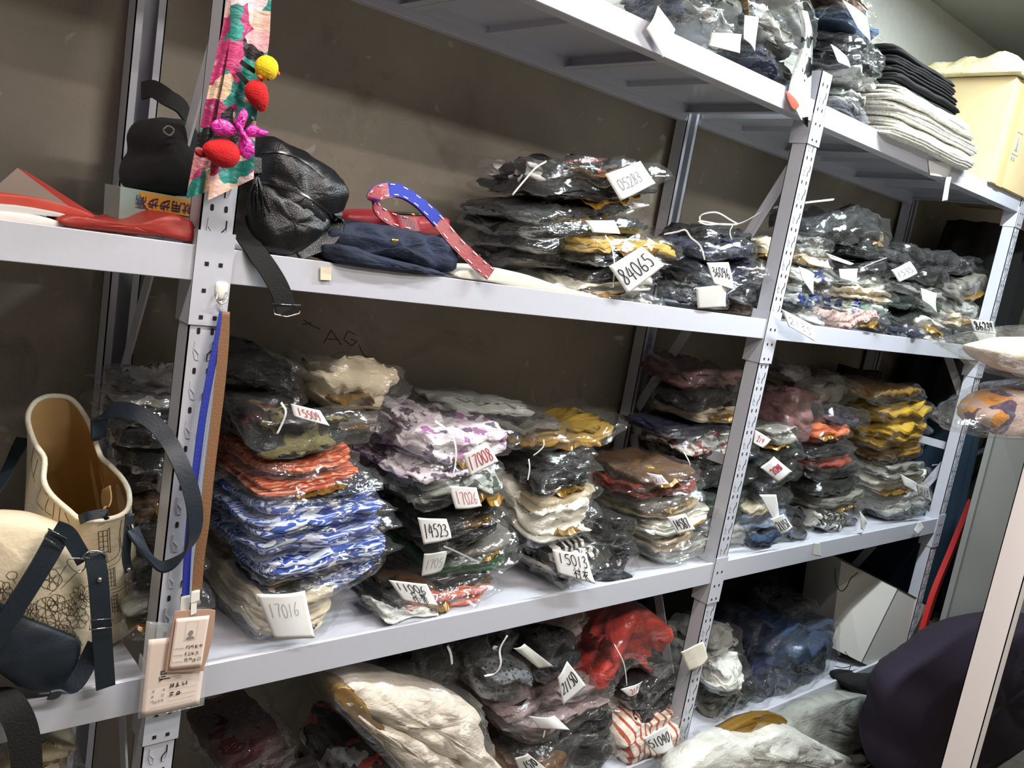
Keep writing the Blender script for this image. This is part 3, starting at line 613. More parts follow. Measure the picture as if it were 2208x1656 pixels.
bag(1770, 690, 1905, 700, 36, 0.0, 0.16, 'brownroll', 'brown and white dotted roll hanging over the shelf edge', shelf='B', layers=2, messy=1.6, bow=-0.012, gold=1)
for (a, t, s, l, d) in [((1780, 655, 1925, 676), 26, 'bluegreen', 'green printed roll above the brown dotted one', 0.04), ((1780, 625, 1930, 645), 26, 'creamgold', 'beige bag between the printed rolls', 0.05),
                     ((1780, 596, 1935, 612), 26, 'palegrey', 'pale bag behind the square blank tag', 0.05), ((1790, 568, 1950, 586), 28, 'charcoal', 'dark bag above the square blank tag', 0.06), ((1800, 540, 1960, 562), 26, 'black', 'black bag with an orange line in the middle of the right pile', 0.06)]:
    bag(*a, t, d, 0.16, s, l, shelf='B', layers=2, messy=1.4)
for (a, t, s, l, d) in [((1915, 722, 1990, 730), 22, 'navy', 'blue cloth corner at the shelf edge beside the brown roll', 0.01), ((1945, 715, 2052, 728), 40, 'whitegold', 'white and gold folded bag at the shelf edge near the right post', 0.0),
                     ((1900, 680, 2040, 690), 30, 'charcoal', 'dark flat bag above the white and gold folded one', 0.04), ((1905, 650, 2040, 664), 28, 'darkgreen', 'dark green grey bag behind the folded white tag', 0.05),
                     ((1905, 620, 2050, 640), 28, 'grey', 'grey clear bag under the black sloping one', 0.05), ((1915, 580, 2060, 606), 34, 'black', 'sloping black bag in the right pile', 0.06), ((1900, 530, 2060, 570), 36, 'black', 'long black bag leaning to the right post', 0.09)]:
    bag(*a, t, d, 0.16, s, l, shelf='B', layers=2, messy=1.5)
for (a, t, s, l, d) in [((2045, 735, 2125, 748), 34, 'black', 'black bag at the shelf edge under the 86239 tag', 0.0), ((2030, 690, 2135, 700), 26, 'creamgold', 'cream and gold bag beside the right post', 0.03),
                     ((2030, 655, 2135, 672), 32, 'palegrey', 'whitish crumpled bag beside the right post', 0.05), ((2020, 610, 2140, 632), 44, 'greygold', 'brown grey clear bag near the top beside the right post', 0.07), ((2000, 560, 2120, 585), 36, 'charcoal', 'clear crumpled dark bag highest beside the right post', 0.10)]:
    bag(*a, t, d, 0.16, s, l, shelf='B', layers=2, messy=1.8)
# ------------------------------------------------------------------ top shelf
for (a, t, s, l, d) in [((1395, -5, 1560, 60), 30, 'denim', 'dark blue bag at the left of the top shelf pile', 0.03), ((1400, 30, 1600, 95), 40, 'palegrey', 'crumpled clear bag at the edge of the top shelf left', 0.02),
                     ((1480, -20, 1660, 40), 50, 'greyfloral', 'printed crumpled bag left on the top shelf', 0.05), ((1560, 60, 1720, 130), 44, 'palegrey', 'clear grey bag with a paper label on the top shelf', 0.02),
                     ((1550, 115, 1700, 168), 26, 'navy', 'navy bag low at the top shelf edge', 0.02), ((1600, 10, 1760, 80), 60, 'grey', 'grey crumpled bag in the left pile of the top shelf', 0.06), ((1610, 135, 1740, 188), 30, 'charcoal', 'dark bag low beside the top of the middle post', 0.03),
                     ((1560, -70, 1760, -10), 60, 'palefloral', 'pale printed bag high on the top shelf', 0.08)]:
    bag(*a, t, d, 0.2, s, l, shelf='A', layers=2, messy=1.9, margin=0.04)
for (a, t, s, l, d) in [((1745, 232, 1880, 280), 26, 'charcoal', 'dark bag lowest right of the post top', 0.02), ((1745, 196, 1885, 240), 30, 'grey', 'grey bag second lowest right of the post top', 0.02), ((1740, 160, 1885, 200), 34, 'palegrey', 'crinkled clear bag right of the post top', 0.03),
                     ((1740, 120, 1890, 165), 36, 'charcoal', 'dark bag under the white leaf tag on the top shelf', 0.03), ((1735, 75, 1920, 140), 44, 'black', 'black shiny bag sloping to the black folded stack', 0.03), ((1740, 25, 1900, 90), 40, 'denim', 'blue black bag high right of the post top', 0.04),
                     ((1740, -20, 1880, 40), 50, 'brown', 'brown bag high on the top shelf right of the post', 0.05), ((1745, -80, 1870, -20), 50, 'palegrey', 'white crumpled bag topmost right of the post', 0.06)]:
    bag(*a, t, d, 0.2, s, l, shelf='A', layers=2, messy=1.7)
# ------------------------------------------------------------------ bottom shelf
for (a, t, s, l, d) in [((1060, 1630, 1330, 1600), 90, 'black', 'thick black bag low under the 21150 pile', 0.03), ((1180, 1560, 1330, 1540), 60, 'blackgold', 'black bag with gold under the grey print pile', 0.03),
                     ((1040, 1560, 1330, 1538), 34, 'charcoal', 'dark bag under the pink grey print pile', 0.03), ((1030, 1526, 1325, 1510), 32, 'pinkgrey', 'lower pink grey print bag tied with twine', 0.03),
                     ((1010, 1490, 1330, 1482), 40, 'pinkgrey', 'upper pink grey print bag behind the 21150 tag', 0.03), ((985, 1440, 1150, 1455), 60, 'knit', 'grey scale knit garment roll under the waist-high shelf', 0.05), 
                     ((1110, 1400, 1260, 1405), 70, 'black', 'black bag with a grey strip label under the waist-high shelf', 0.05), ((960, 1385, 1110, 1372), 60, 'black', 'black bag tied with twine just under the waist-high shelf', 0.08), ((1130, 1350, 1260, 1335), 50, 'pinkgrey', 'pinkish crumpled bag tucked beneath the shelf beam', 0.10),
                     ((740, 1440, 1000, 1420), 90, 'black', 'big black bag behind the large white one', 0.12)]:
    bag(*a, t, d, 0.26, s, l, shelf='D', layers=2, messy=1.6)
bag(1235, 1390, 1465, 1385, 110, 0.03, 0.2, 'red', 'bright red crumpled bag under the waist-high shelf beam', shelf='D', layers=1, messy=2.2, bow=-0.03, margin=0.04)
bag(1300, 1470, 1475, 1470, 40, 0.03, 0.22, 'black', 'shiny black bag right under the bright red one', shelf='D', layers=2, messy=1.6)
bag(1310, 1505, 1480, 1500, 30, 0.03, 0.22, 'black', 'second black bag under the bright red one', shelf='D', layers=2, messy=1.6)
bag(1315, 1540, 1470, 1528, 36, 0.03, 0.22, 'salmon', 'coral red folded garment over the red striped one', shelf='D', layers=3)
bag(1290, 1592, 1475, 1562, 64, 0.0, 0.2, 'redstripe', 'white garment with red stripes above the 51040 tag', shelf='D', layers=2, messy=1.2, bow=-0.01)
bag(1310, 1640, 1470, 1612, 36, 0.01, 0.2, 'greystripe', 'grey and beige striped garment on the bottom shelf behind the 51040 tag', shelf='D', layers=2)
bag(680, 1610, 930, 1660, 110, 0.04, 0.3, 'monofloral', 'black bag with white shapes at the lower edge of the view', shelf='D', layers=3, messy=1.6)
bag(1000, 1665, 1250, 1655, 60, 0.0, 0.25, 'brown', 'olive brown bag at the bottom edge of the view', shelf='D', layers=2)
# right of the middle post, bottom shelf
for (a, t, s, l, d) in [((1480, 1380, 1600, 1400), 60, 'palegrey', 'pale cloth bag behind the middle post on the bottom shelf', 0.08), ((1490, 1440, 1620, 1450), 44, 'white', 'white pointed bag right of the hanging paper on the middle post', 0.03),
                     ((1500, 1500, 1600, 1500), 44, 'greygold', 'brown grey crumpled bag beside the foot of the middle post', 0.05), ((1490, 1560, 1620, 1545), 60, 'black', 'clear crumpled black bag low beside the middle post', 0.03),
                     ((1560, 1350, 1700, 1400), 70, 'navy', 'navy bag leaning behind the denim ones', 0.12), ((1590, 1570, 1710, 1530), 50, 'navy', 'dark navy bag at the bottom shelf edge', 0.01)]:
    bag(*a, t, d, 0.2, s, l, shelf='D', layers=2, messy=1.8, gold=1 if 'foot' in l else None)
bag(1600, 1400, 1800, 1440, 110, 0.05, 0.2, 'denim', 'large denim blue bag leaning on the bottom shelf', shelf='D', layers=2, messy=1.4, margin=0.03, bow=-0.03)
bag(1620, 1490, 1790, 1480, 90, 0.02, 0.2, 'denim', 'lower denim blue bag on the bottom shelf', shelf='D', layers=2, messy=1.4, margin=0.03)
bag(1640, 1330, 1760, 1340, 80, 0.12, 0.18, 'charcoal', 'dark clear bag high on the bottom shelf heap', shelf='D', layers=2, messy=1.6, margin=0.03)
bag(430, 1610, 640, 1600, 90, 0.12, 0.25, 'maroon', 'dark red bag deep on the bottom shelf beside the left post', shelf='D', layers=2)
bag(0, 1640, 180, 1640, 120, 0.05, 0.25, 'beige', 'beige crumpled bag on the bottom shelf left of the left post', shelf='D', layers=2, messy=2)
# ------------------------------------------------------------------ paper tags and handwriting
G = {  # pen strokes in a box 0.6 wide and 1 high
 '0': [[(.3, 1), (.08, .8), (.03, .4), (.2, .02), (.42, .1), (.55, .5), (.45, .9), (.3, 1)]],
 '1': [[(.32, 1), (.25, .5), (.2, 0)]],
 '2': [[(.08, .8), (.25, 1), (.48, .85), (.42, .5), (.05, .02), (.3, .06), (.58, .04)]],
 '3': [[(.1, .95), (.4, .98), (.45, .75), (.2, .55), (.5, .42), (.48, .12), (.2, 0), (.05, .1)]],
 '4': [[(.3, 1), (.05, .4), (.55, .42)], [(.42, .85), (.38, 0)]],
 '5': [[(.18, .95), (.12, .6), (.4, .6), (.52, .3), (.35, .02), (.05, .08)], [(.18, .95), (.58, .98)]],
 '6': [[(.45, 1), (.15, .6), (.05, .2), (.25, 0), (.5, .15), (.42, .42), (.12, .35)]],
 '7': [[(.05, .92), (.55, .96), (.35, .5), (.25, 0)]],
 '8': [[(.45, .9), (.2, 1), (.12, .75), (.45, .4), (.45, .1), (.2, 0), (.08, .2), (.45, .7), (.45, .9)]],
 '9': [[(.5, .85), (.25, 1), (.08, .75), (.25, .55), (.48, .7), (.5, .85), (.45, .4), (.3, 0)]],
 '吊': [[(.25, .98), (.25, .68), (.75, .68), (.75, .98), (.25, .98)], [(.12, .5), (.12, .1)], [(.12, .5), (.88, .5), (.88, .15), (.78, .18)], [(.5, .68), (.5, -.1)]],
 '带': [[(.05, .85), (.95, .88)], [(.28, 1), (.28, .65)], [(.5, 1), (.5, .65)], [(.72, 1), (.72, .65)], [(.1, .42), (.1, .6), (.92, .6), (.85, .45)], [(.25, .08), (.25, .4), (.78, .4), (.78, .1)], [(.5, .58), (.5, -.1)]],
 '衬': [[(.22, 1), (.3, .88)], [(.05, .75), (.38, .78), (.05, .35)], [(.24, .58), (.24, -.05)], [(.3, .5), (.42, .38)], [(.45, .72), (.98, .75)], [(.8, 1), (.8, .02), (.68, .1)], [(.55, .5), (.64, .35)]],
 '衣': [[(.45, 1), (.52, .88)], [(.1, .78), (.9, .8)], [(.48, .78), (.08, .3)], [(.35, .5), (.35, .02), (.5, .15)], [(.75, .62), (.52, .42)], [(.42, .62), (.62, .25), (.95, 0)]],
}
class Sheet:
    """a curled sheet of paper through four seen corners at given depths"""
    def __init__(s, cs, dys, curl, seed):
        s.P = [at(x, y, FY + d) for (x, y), d in zip(cs, dys)]; s.c = curl; s.seed = seed
        a, b, c, d = s.P; s.W = (np.linalg.norm(b - a) + np.linalg.norm(c - d)) / 2; s.H = (np.linalg.norm(d - a) + np.linalg.norm(c - b)) / 2
        n = np.cross(b - a, d - a); n /= np.linalg.norm(n); s.n = n if n[1] < 0 else -n
    def pt(s, u, v, off=0.0):   # u right, v down, 0..1
        a, b, c, d = s.P; p = a * (1 - u) * (1 - v) + b * u * (1 - v) + c * u * v + d * (1 - u) * v
        k = s.seed
        h = s.c * (math.sin(math.pi * (u * 0.9 + 0.05)) * 0.7 + 0.5 * math.sin(2.5 * v + k) * (u - .4) + 0.25 * math.sin(5 * u + 3 * v + k) + .35 * abs(u - .5 - .15 * math.sin(k)))
        return p + s.n * (h + off)
    def mesh(s, name, mat, parent=None, n=12):
        V = []; F = []
        for o in (0.0, -0.0003):
            for j in range(n + 1):
                for i in range(n + 1): V.append(s.pt(i / n, j / n, o))
        q = (n + 1) ** 2
        for j in range(n):
            for i in range(n):
                a = j * (n + 1) + i; F.append((a, a + n + 1, a + n + 2, a + 1)); F.append((q + a, q + a + 1, q + a + n + 2, q + a + n + 1))
        for i in range(n):
            for (a, b) in ((i, i + 1), (n * (n + 1) + i + 1, n * (n + 1) + i), ((i + 1) * (n + 1), i * (n + 1)), (i * (n + 1) + n, (i + 1) * (n + 1) + n)): F.append((a, b, q + b, q + a))
        return mesh(name, V, F, mat, parent)
    def write(s, text, mat, parent, box, lw=0.0011, name='handwriting', glyph_w=None):
        """box u0,v0,u1,v1 of one line of writing"""
        u0, v0, u1, v1 = box; V = []; F = []; n = len(text); rg = random.Random(s.seed * 7 + n)
        for k, ch in enumerate(text):
            strokes = G.get(ch)
            if strokes is None: continue
            gw = 1.0 if ord(ch) > 999 else 0.62; cw = (u1 - u0) / n; j1 = rg.uniform(-.05, .05)
            for st in strokes:
                Q = smoothpath([(x / gw * cw * 0.86 + u0 + k * cw, v1 - (v1 - v0) * (y + j1), 0) for (x, y) in st], 4) if ord(ch) < 999 else [np.array((x / gw * cw * 0.86 + u0 + k * cw, v1 - (v1 - v0) * (y + j1), 0)) for (x, y) in st]
                s.line(Q, lw, V, F)
        return mesh(name, V, F, mat, parent, smooth=False) if F else None
    def line(s, Q, lw, V, F):
        wu, wv = lw / s.W, lw / s.H
        for i in range(len(Q)):
            a = Q[max(0, i - 1)]; b = Q[min(len(Q) - 1, i + 1)]; d = np.array([(b[0] - a[0]) * s.W, (b[1] - a[1]) * s.H]); d /= (np.linalg.norm(d) + 1e-9); q = np.array([-d[1], d[0]])
            for sg in (-.5, .5): V.append(s.pt(Q[i][0] + sg * q[0] * wu, Q[i][1] + sg * q[1] * wv, 0.0012))
            if i: k = len(V); F.append((k - 4, k - 3, k - 1, k - 2))

def to_origin(root, P):
    """move a thing's Empty to P, its parts keep their place"""
    root.location = tuple(P)
    for ch in root.children:
        if ch.type == 'MESH':
            n = len(ch.data.vertices); a = np.empty(n * 3); ch.data.vertices.foreach_get('co', a); a = a.reshape(-1, 3) - np.array(P); ch.data.vertices.foreach_set('co', a.ravel()); ch.data.update()
def tag(cs, dy, text, ink, label, curl=0.006, boxes=None, mat=None, lw=0.0013, dys=None, name='paper_tag', cat='paper tag'):
    sh = Sheet(cs, dys or [dy] * 4, curl, (len(text) * 3 + int(cs[0][0])) % 11)
    root = empty(name); tagit(root, label, cat); sh.mesh('paper', mat or PAPER, root)
    if text:
        q = [np.array(c, float) for c in cs]; pa = (np.linalg.norm(q[1] - q[0]) + np.linalg.norm(q[2] - q[3])) / 2 * (np.linalg.norm(q[3] - q[0]) + np.linalg.norm(q[2] - q[1])) / 2
        lw = lw / 0.0013 * 1.9 * math.sqrt(sh.W * sh.H / pa)
        lines = text.split('|'); boxes = boxes or [(.12, .28, .9, .72)]
        for ln, bx in zip(lines, boxes): sh.write(ln, ink, root, bx, lw)
    to_origin(root, sh.P[3]); return root
PINKP = plain('pale_pink_paper', 'D9C9CC', rough=0.75, bump=0.15, bscale=25)
GREYP = plain('grey_paper', 'B9B8B2', rough=0.75, bump=0.15, bscale=25)
tag([(626, 870), (688, 884), (712, 919), (633, 897)], 0.0, '15509', INK_RED, 'small white tag with red 15509 on the crumpled black floral bag', boxes=[(.14, .2, .84, .75)])
tag([(551, 1280), (658, 1274), (676, 1373), (590, 1376)], 0.0, '17016', INK_PALE, 'large square white paper tag with faint pencilled 17016', boxes=[(.12, .2, .78, .5)], lw=0.0007, curl=0.008)
tag([(997, 979), (1051, 956), (1073, 994), (1014, 1027)], 0.005, '17008', INK_RED, 'white tag with red 17008 under the purple floral bag', boxes=[(.08, .18, .95, .8)], curl=0.003)
tag([(967, 1047), (1025, 1050), (1040, 1092), (981, 1097)], 0.012, '17026', INK_RED, 'white tag with thin red 17026 on the black pile', boxes=[(.12, .22, .9, .78)], lw=0.0008)
tag([(899, 1115), (961, 1118), (973, 1160), (913, 1174)], 0.012, '14523', INK, 'white tag with black 14523 above the dark green bag', boxes=[(.1, .22, .93, .78)])
tag([(913, 1193), (963, 1187), (951, 1230), (908, 1243)], 0.015, '1705', INK_PALE, 'grey tag with faint 1705 hanging below the green bag', mat=GREYP, lw=0.0007)
tag([(837, 1250), (918, 1258), (946, 1307), (868, 1293)], -0.005, '11006|吊带', INK, 'white tag with 11006 and two Chinese characters over the salmon garments', boxes=[(.1, .1, .85, .45), (.32, .5, .8, .95)])
tag([(1190, 1184), (1264, 1194), (1283, 1259), (1202, 1235)], -0.015, '15013|衬衣', INK, 'white tag with 15013 and two Chinese characters over the striped rolls', boxes=[(.1, .1, .95, .5), (.42, .56, .92, .95)])
tag([(1304, 376), (1380, 347), (1413, 395), (1337, 433)], 0.03, '05283', INK_PALE, 'big tilted white tag with grey 05283 on the black and white bundle', boxes=[(.15, .3, .78, .7)], curl=0.004)
tag([(1260, 475), (1325, 475), (1334, 504), (1277, 501)], 0.03, '', None, 'small blank white tag between the 05283 and 84065 tags')
tag([(1312, 574), (1383, 531), (1431, 572), (1353, 634)], -0.012, '84065', INK, 'big tilted white tag with bold black 84065', boxes=[(.08, .25, .92, .78)], curl=0.003, lw=0.0017)
tag([(1522, 566), (1568, 565), (1584, 626), (1539, 612)], 0.0, '36096', INK, 'white tag with black 36096 on the navy bags', boxes=[(.12, .2, .88, .6)])
tag([(1500, 620), (1568, 612), (1564, 662), (1503, 665)], 0.0, '', None, 'pale blank tag hanging below the 36096 tag', mat=GREYP)
tag([(1721, 574), (1757, 592), (1750, 635), (1726, 600)], 0.01, '', None, 'twisted narrow white tag just right of the middle post', curl=0.008)
tag([(1808, 580), (1849, 579), (1848, 611), (1810, 600)], 0.02, '', None, 'square blank white tag in the middle of the right pile')
tag([(1920, 582), (1961, 563), (1977, 589), (1938, 609)], 0.015, '1535', INK_PALE, 'white tag with faint grey digits in the right pile', lw=0.0009)
tag([(1984, 621), (2019, 634), (2019, 675), (1986, 648)], 0.01, '', None, 'folded blank white tag near the right post', curl=0.012)
tag([(2090, 688), (2141, 693), (2149, 720), (2100, 716)], -0.015, '86239', INK, 'white tag with 86239 hanging at the right post', boxes=[(.1, .15, .9, .75)], lw=0.0015)
tag([(2097, 716), (2146, 720), (2144, 742), (2112, 738)], -0.015, '', None, 'blank lower tag under the 86239 tag')
tag([(1683, 666), (1753, 702), (1755, 736), (1699, 703)], -0.03, '2135', INK_PALE, 'slanting white tag hanging over the beam beside the middle post', lw=0.0009)
tag([(1778, 545), (1840, 568), (1831, 572), (1788, 557)], 0.02, '', None, 'narrow sliver of white tag above the square blank one')
tag([(1639, 1008), (1668, 984), (1708, 1017), (1678, 1039)], 0.0, '21241', INK_RED, 'white tag with red 21241 right of the middle post', boxes=[(.2, .3, .85, .62)], curl=0.004)
tag([(1626, 926), (1662, 948), (1643, 966), (1624, 955)], 0.02, '219', INK_RED, 'small white tag with red digits behind the middle post edge', boxes=[(.2, .3, .7, .75)], lw=0.001)
tag([(1636, 1066), (1672, 1066), (1681, 1116), (1667, 1120)], 0.0, '', None, 'long blank half of the folded tag on the light blue bag', curl=0.004)
tag([(1660, 1119), (1687, 1107), (1711, 1137), (1684, 1152)], -0.005, '21157', INK, 'white tag with 21157 over the light blue bag', lw=0.001, boxes=[(.1, .25, .9, .8)])
tag([(1940, 1022), (1976, 1041), (1979, 1062), (1948, 1046)], 0.0, '', None, 'upper half of the dangling tag at the right end')
tag([(1976, 1043), (2003, 1051), (2007, 1081), (1979, 1066)], 0.0, '215', INK_PALE, 'grey lower tag dangling at the right post', mat=GREYP, lw=0.0009)
tag([(1853, 1102), (1870, 1128), (1860, 1143), (1855, 1140)], 0.0, '', None, 'thin pointed white tag on the dark green bag')
tag([(1982, 1122), (1990, 1137), (1979, 1158), (1970, 1143)], -0.012, '', None, 'small diamond white tag on the beam at the right end')
tag([(1752, 1170), (1766, 1170), (1772, 1200), (1750, 1196)], -0.015, '', None, 'small folded paper strip on the beam below the zebra bag', mat=GREYP)
tag([(1437, 1115), (1477, 1107), (1498, 1141), (1461, 1152)], 0.01, '14587', INK, 'white tag with 14587 on the cream bags by the middle post', boxes=[(.1, .22, .9, .8)], curl=0.003)
tag([(1393, 1019), (1427, 1024), (1441, 1043), (1414, 1046)], 0.015, '218', INK_PALE, 'small pale pink tag on the rust red bag', mat=PINKP, lw=0.0008)
tag([(1202, 1460), (1222, 1425), (1263, 1478), (1214, 1521)], -0.01, '21150', INK, 'white tag with 21150 beside the bright red bag', boxes=[(.1, .3, .9, .7)], curl=0.004)
tag([(1337, 1486), (1385, 1468), (1375, 1494), (1355, 1501)], -0.005, '217', INK_RED, 'small curled tag with pale red digits under the bright red bag', boxes=[(.3, .25, .8, .75)], lw=0.001)
tag([(1385, 1592), (1438, 1559), (1454, 1616), (1415, 1627)], -0.03, '51040', INK, 'white tag with 51040 below the red striped garment', boxes=[(.05, .2, .95, .6)])
tag([(1138, 1543), (1196, 1543), (1225, 1571), (1160, 1568)], -0.01, '', None, 'curled blank white tag under the pink grey pile', curl=0.01)
tag([(1106, 1397), (1131, 1388), (1191, 1435), (1161, 1441)], 0.0, '', None, 'long grey strip label on a black bag', mat=GREYP)
tag([(1109, 1634), (1136, 1623), (1184, 1662), (1130, 1690)], -0.02, '1570', INK, 'pale tag with 1570 at the bottom edge of the view', boxes=[(.3, .2, .95, .55)], mat=GREYP)
tag([(1465, 1404), (1511, 1380), (1528, 1420), (1484, 1445)], -0.01, '', None, 'crumpled cream paper scrap stuck on the middle post', curl=0.012, mat=plain('cream_paper', 'DCD8C8', rough=0.8, bump=0.3, bscale=40))
tag([(1392, 62), (1419, 12), (1452, 64), (1428, 125)], -0.008, '', None, 'large diamond shaped white tag hanging over the top beam', curl=0.006)
tag([(1604, 33), (1633, 37), (1629, 111), (1602, 84)], 0.0, '', None, 'long white tag hanging from the top shelf bags')
tag([(1534, 70), (1600, 74), (1592, 115), (1526, 99)], 0.0, '', None, 'grey printed label inside a clear bag on the top shelf', mat=GREYP)
tag([(1815, 0), (1870, 37), (1873, 90), (1850, 62)], 0.0, '', None, 'white sheet slipped into the topmost right bag')
tag([(1789, 95), (1822, 119), (1832, 146), (1806, 134)], 0.0, '', None, 'leaf shaped white tag right of the top of the middle post')
tag([(2000, 345), (2050, 352), (2048, 385), (2004, 378)], 0.0, '', None, 'torn white sticker hanging from the printed sheets', curl=0.008)
tag([(2040, 380), (2052, 383), (2040, 432), (2030, 434)], -0.005, '', None, 'narrow white strip dangling below the top beam')

# ------------------------------------------------------------------ twine
def twine(pts, label, dy=0.0, w=0.004, closed=False, name='twine'):
    P = [at(x, y, FY + (p[0] if p else dy)) for (x, y, *p) in pts]
    V, F = strap(P, w, 0.0008, (0.5, -0.3, 0.8) if abs(P[0][0] - P[-1][0]) > abs(P[0][2] - P[-1][2]) else (1, 0.2, 0), 6)
    return tagit(recentre(mesh(name, V, F, STRING)), label, 'twine')
twine([(606, 868), (616, 885), (612, 905), (598, 935)], 'white twine round the crumpled black floral bag', 0.005)
twine([(938, 908), (968, 930), (982, 960), (982, 1000), (975, 1030)], 'white twine round the top purple floral bag', 0.01, 0.005)
twine([(1172, 948), (1172, 962), (1160, 975), (1150, 982)], 'short twine on the dark bag beside the 17008 tag', 0.06)
twine([(1140, 990), (1142, 1010), (1138, 1035)], 'white twine down the black bags above the white and gold one', 0.04)
twine([(1105, 420), (1130, 390), (1155, 362), (1178, 348)], 'twine crossing the 05283 bundle', 0.04, 0.004)
twine([(1305, 508), (1318, 530), (1325, 570), (1322, 620)], 'white twine down the 84065 pile', 0.0, 0.004)
twine([(1432, 505), (1460, 500), (1478, 496), (1490, 512), (1510, 530), (1520, 560)], 'white twine lying over the navy pile', 0.02, 0.004)
twine([(1510, 482, .1), (1512, 464, .1), (1545, 458, .1), (1575, 474, .1), (1590, 484, .1), (1560, 483, .1), (1525, 484, .1), (1508, 476, .1), (1560, 484, .1), (1600, 480, .1), (1650, 452, .1)], 'looped twine bow behind the middle post', 0.1, 0.004)
twine([(1580, 486, .1), (1574, 500, .1), (1578, 518, .1)], 'loose twine end hanging from the bow', 0.1, 0.004)
twine([(1668, 448, .07), (1730, 438, .07), (1798, 430, .07)], 'straight white strap end above the right pile', 0.07, 0.006)
twine([(1858, 578), (1885, 566), (1912, 556)], 'white twine end beside the faint grey tag', 0.02, 0.003)
twine([(965, 1392), (972, 1410), (975, 1432)], 'white strap round the black bag under the beam', 0.03, 0.006)
twine([(1094, 1370), (1078, 1400), (1080, 1430), (1070, 1450), (1045, 1458)], 'twine loop over the scale knit roll', 0.0, 0.006)
twine([(1325, 1390), (1345, 1430), (1352, 1478)], 'thin twine hanging down the bright red bag', -0.005, 0.003)
twine([(1175, 1575), (1172, 1590)], 'short white strap below the curled blank tag', -0.01, 0.006)
twine([(957, 1178), (985, 1190), (1035, 1214)], 'white twine running from the 14523 tag', 0.01, 0.003)
twine([(2010, 1003), (2040, 1000)], 'white twine end beside the right post', 0.06, 0.004)
twine([(1480, 1015), (1488, 1002), (1475, 975)], 'thin white tie above the rust red bag', 0.08, 0.004)
from mathutils.bvhtree import BVHTree
# ------------------------------------------------------------------ soft things with a traced outline, real depth and bulge
def blob(outline, dy, thick, bulge, seed=1, wob=0.004, sub=4, y0=None, crease=0.0):
    """outline: (px, py[, extra depth]); returns V, F of a closed, bulging body"""
    yb = FY if y0 is None else y0
    pts = [np.array([p[0], p[1], p[2] if len(p) > 2 else 0.0], float) for p in outline]
    Q = []; k = len(pts)
    for i in range(k):
        p0, p1, p2, p3 = pts[i - 1], pts[i], pts[(i + 1) % k], pts[(i + 2) % k]
        for j in range(sub):
            t = j / sub; Q.append(0.5 * (2 * p1 + (p2 - p0) * t + (2 * p0 - 5 * p1 + 4 * p2 - p3) * t * t + (3 * p1 - p0 - 3 * p2 + p3) * t ** 3))
    W = np.array([at(q[0], q[1], yb + dy + q[2]) for q in Q]); c = W.mean(0); n = len(W)
    area = 0
    for i in range(n): area += W[i - 1][0] * W[i][2] - W[i][0] * W[i - 1][2]
    Rg = []; ss = [0.15, 0.3, 0.45, 0.6, 0.72, 0.82, 0.9, 0.96, 0.99, 1.0]
    for s in ss: P = c + (W - c) * s; P = P.copy(); P[:, 1] = c[1] * 0 + P[:, 1] - bulge * math.sqrt(max(0, 1 - s ** 2.6)); Rg.append(P)
    for s in ss[::-1]: P = c + (W - c) * s; P = P.copy(); P[:, 1] += thick * (0.25 + 0.75 * math.sqrt(max(0, 1 - s ** 3))) ; Rg.append(P)
    V, F = rings_to_mesh(Rg, n); 
    V = V + (wn(seed, V, 9, 3)[:, None] * wob) * np.array([0.5, -1, 0.5]) + (wn(seed + 3, V, 14, 3, True)[:, None] * crease) * np.array([0, -1, 0.3])
    V[:, 2] = np.maximum(V[:, 2], 0.004 + 0.0 * V[:, 2])
    if area > 0: F = [f[::-1] for f in F]
    return V, F
def ink_on(V, F, strokes, lw, off=0.0007):
    """drawn lines lying on the surface of a body: strokes are pixel polylines seen on it"""
    bv = BVHTree.FromPolygons([tuple(v) for v in V], [tuple(f) for f in F]); o = Vector((0, 0, EYE)); RV = []; RF = []
    for st in strokes:
        Q = smoothpath([(a, b, 0) for (a, b) in st], 5) if len(st) > 2 else [np.array((st[0][0] + (st[1][0] - st[0][0]) * t / 6, st[0][1] + (st[1][1] - st[0][1]) * t / 6, 0)) for t in range(7)]
        prev = None; H = []
        for q in Q:
            hit, nrm, idx, dist = bv.ray_cast(o, Vector(ray(q[0], q[1])).normalized())
            if hit is not None:
                nn = np.array(nrm); vd = np.array(ray(q[0], q[1])); nn = -nn if np.dot(nn, vd) > 0 else nn; H.append((np.array(hit), nn))
            else: H.append(None)
        for i, h in enumerate(H):
            if h is None: prev = None; continue
            a = H[i - 1] if i and H[i - 1] else h; b = H[i + 1] if i + 1 < len(H) and H[i + 1] else h
            d = b[0] - a[0]; d = d / (np.linalg.norm(d) + 1e-9); s = np.cross(d, h[1]); s /= (np.linalg.norm(s) + 1e-9)
            RV += [h[0] + h[1] * off + s * lw / 2, h[0] + h[1] * off - s * lw / 2]
            if prev is not None: k = len(RV); RF.append((k - 4, k - 3, k - 1, k - 2))
            prev = i
    return RV, RF
def petals(cx, cy, r, n, k=0.35, rot=0.0):
    out = []
    for i in range(n):
        a = rot + 2 * math.pi * i / n; d = np.array([math.cos(a), math.sin(a)]); q = np.array([-d[1], d[0]]); w = r * math.sin(math.pi / n) * 0.9 + k
        c = np.array([cx, cy]); out.append([tuple(c + d * r * .18), tuple(c + d * r * .6 + q * w), tuple(c + d * r), tuple(c + d * r * .6 - q * w), tuple(c + d * r * .18)])
    t = [(cx + r * .16 * math.cos(b), cy + r * .16 * math.sin(b)) for b in np.linspace(0, 6.283, 7)]; out.append(t); return out
def pstrap(pts, w, t, wdir, base=None):
    P = [at(x, y, (FY if base is None else base) + d) for (x, y, d) in pts]; return strap(P, w, t, wdir)
def thing(name, label, cat, group=None): return tagit(empty(name), label, cat, group)

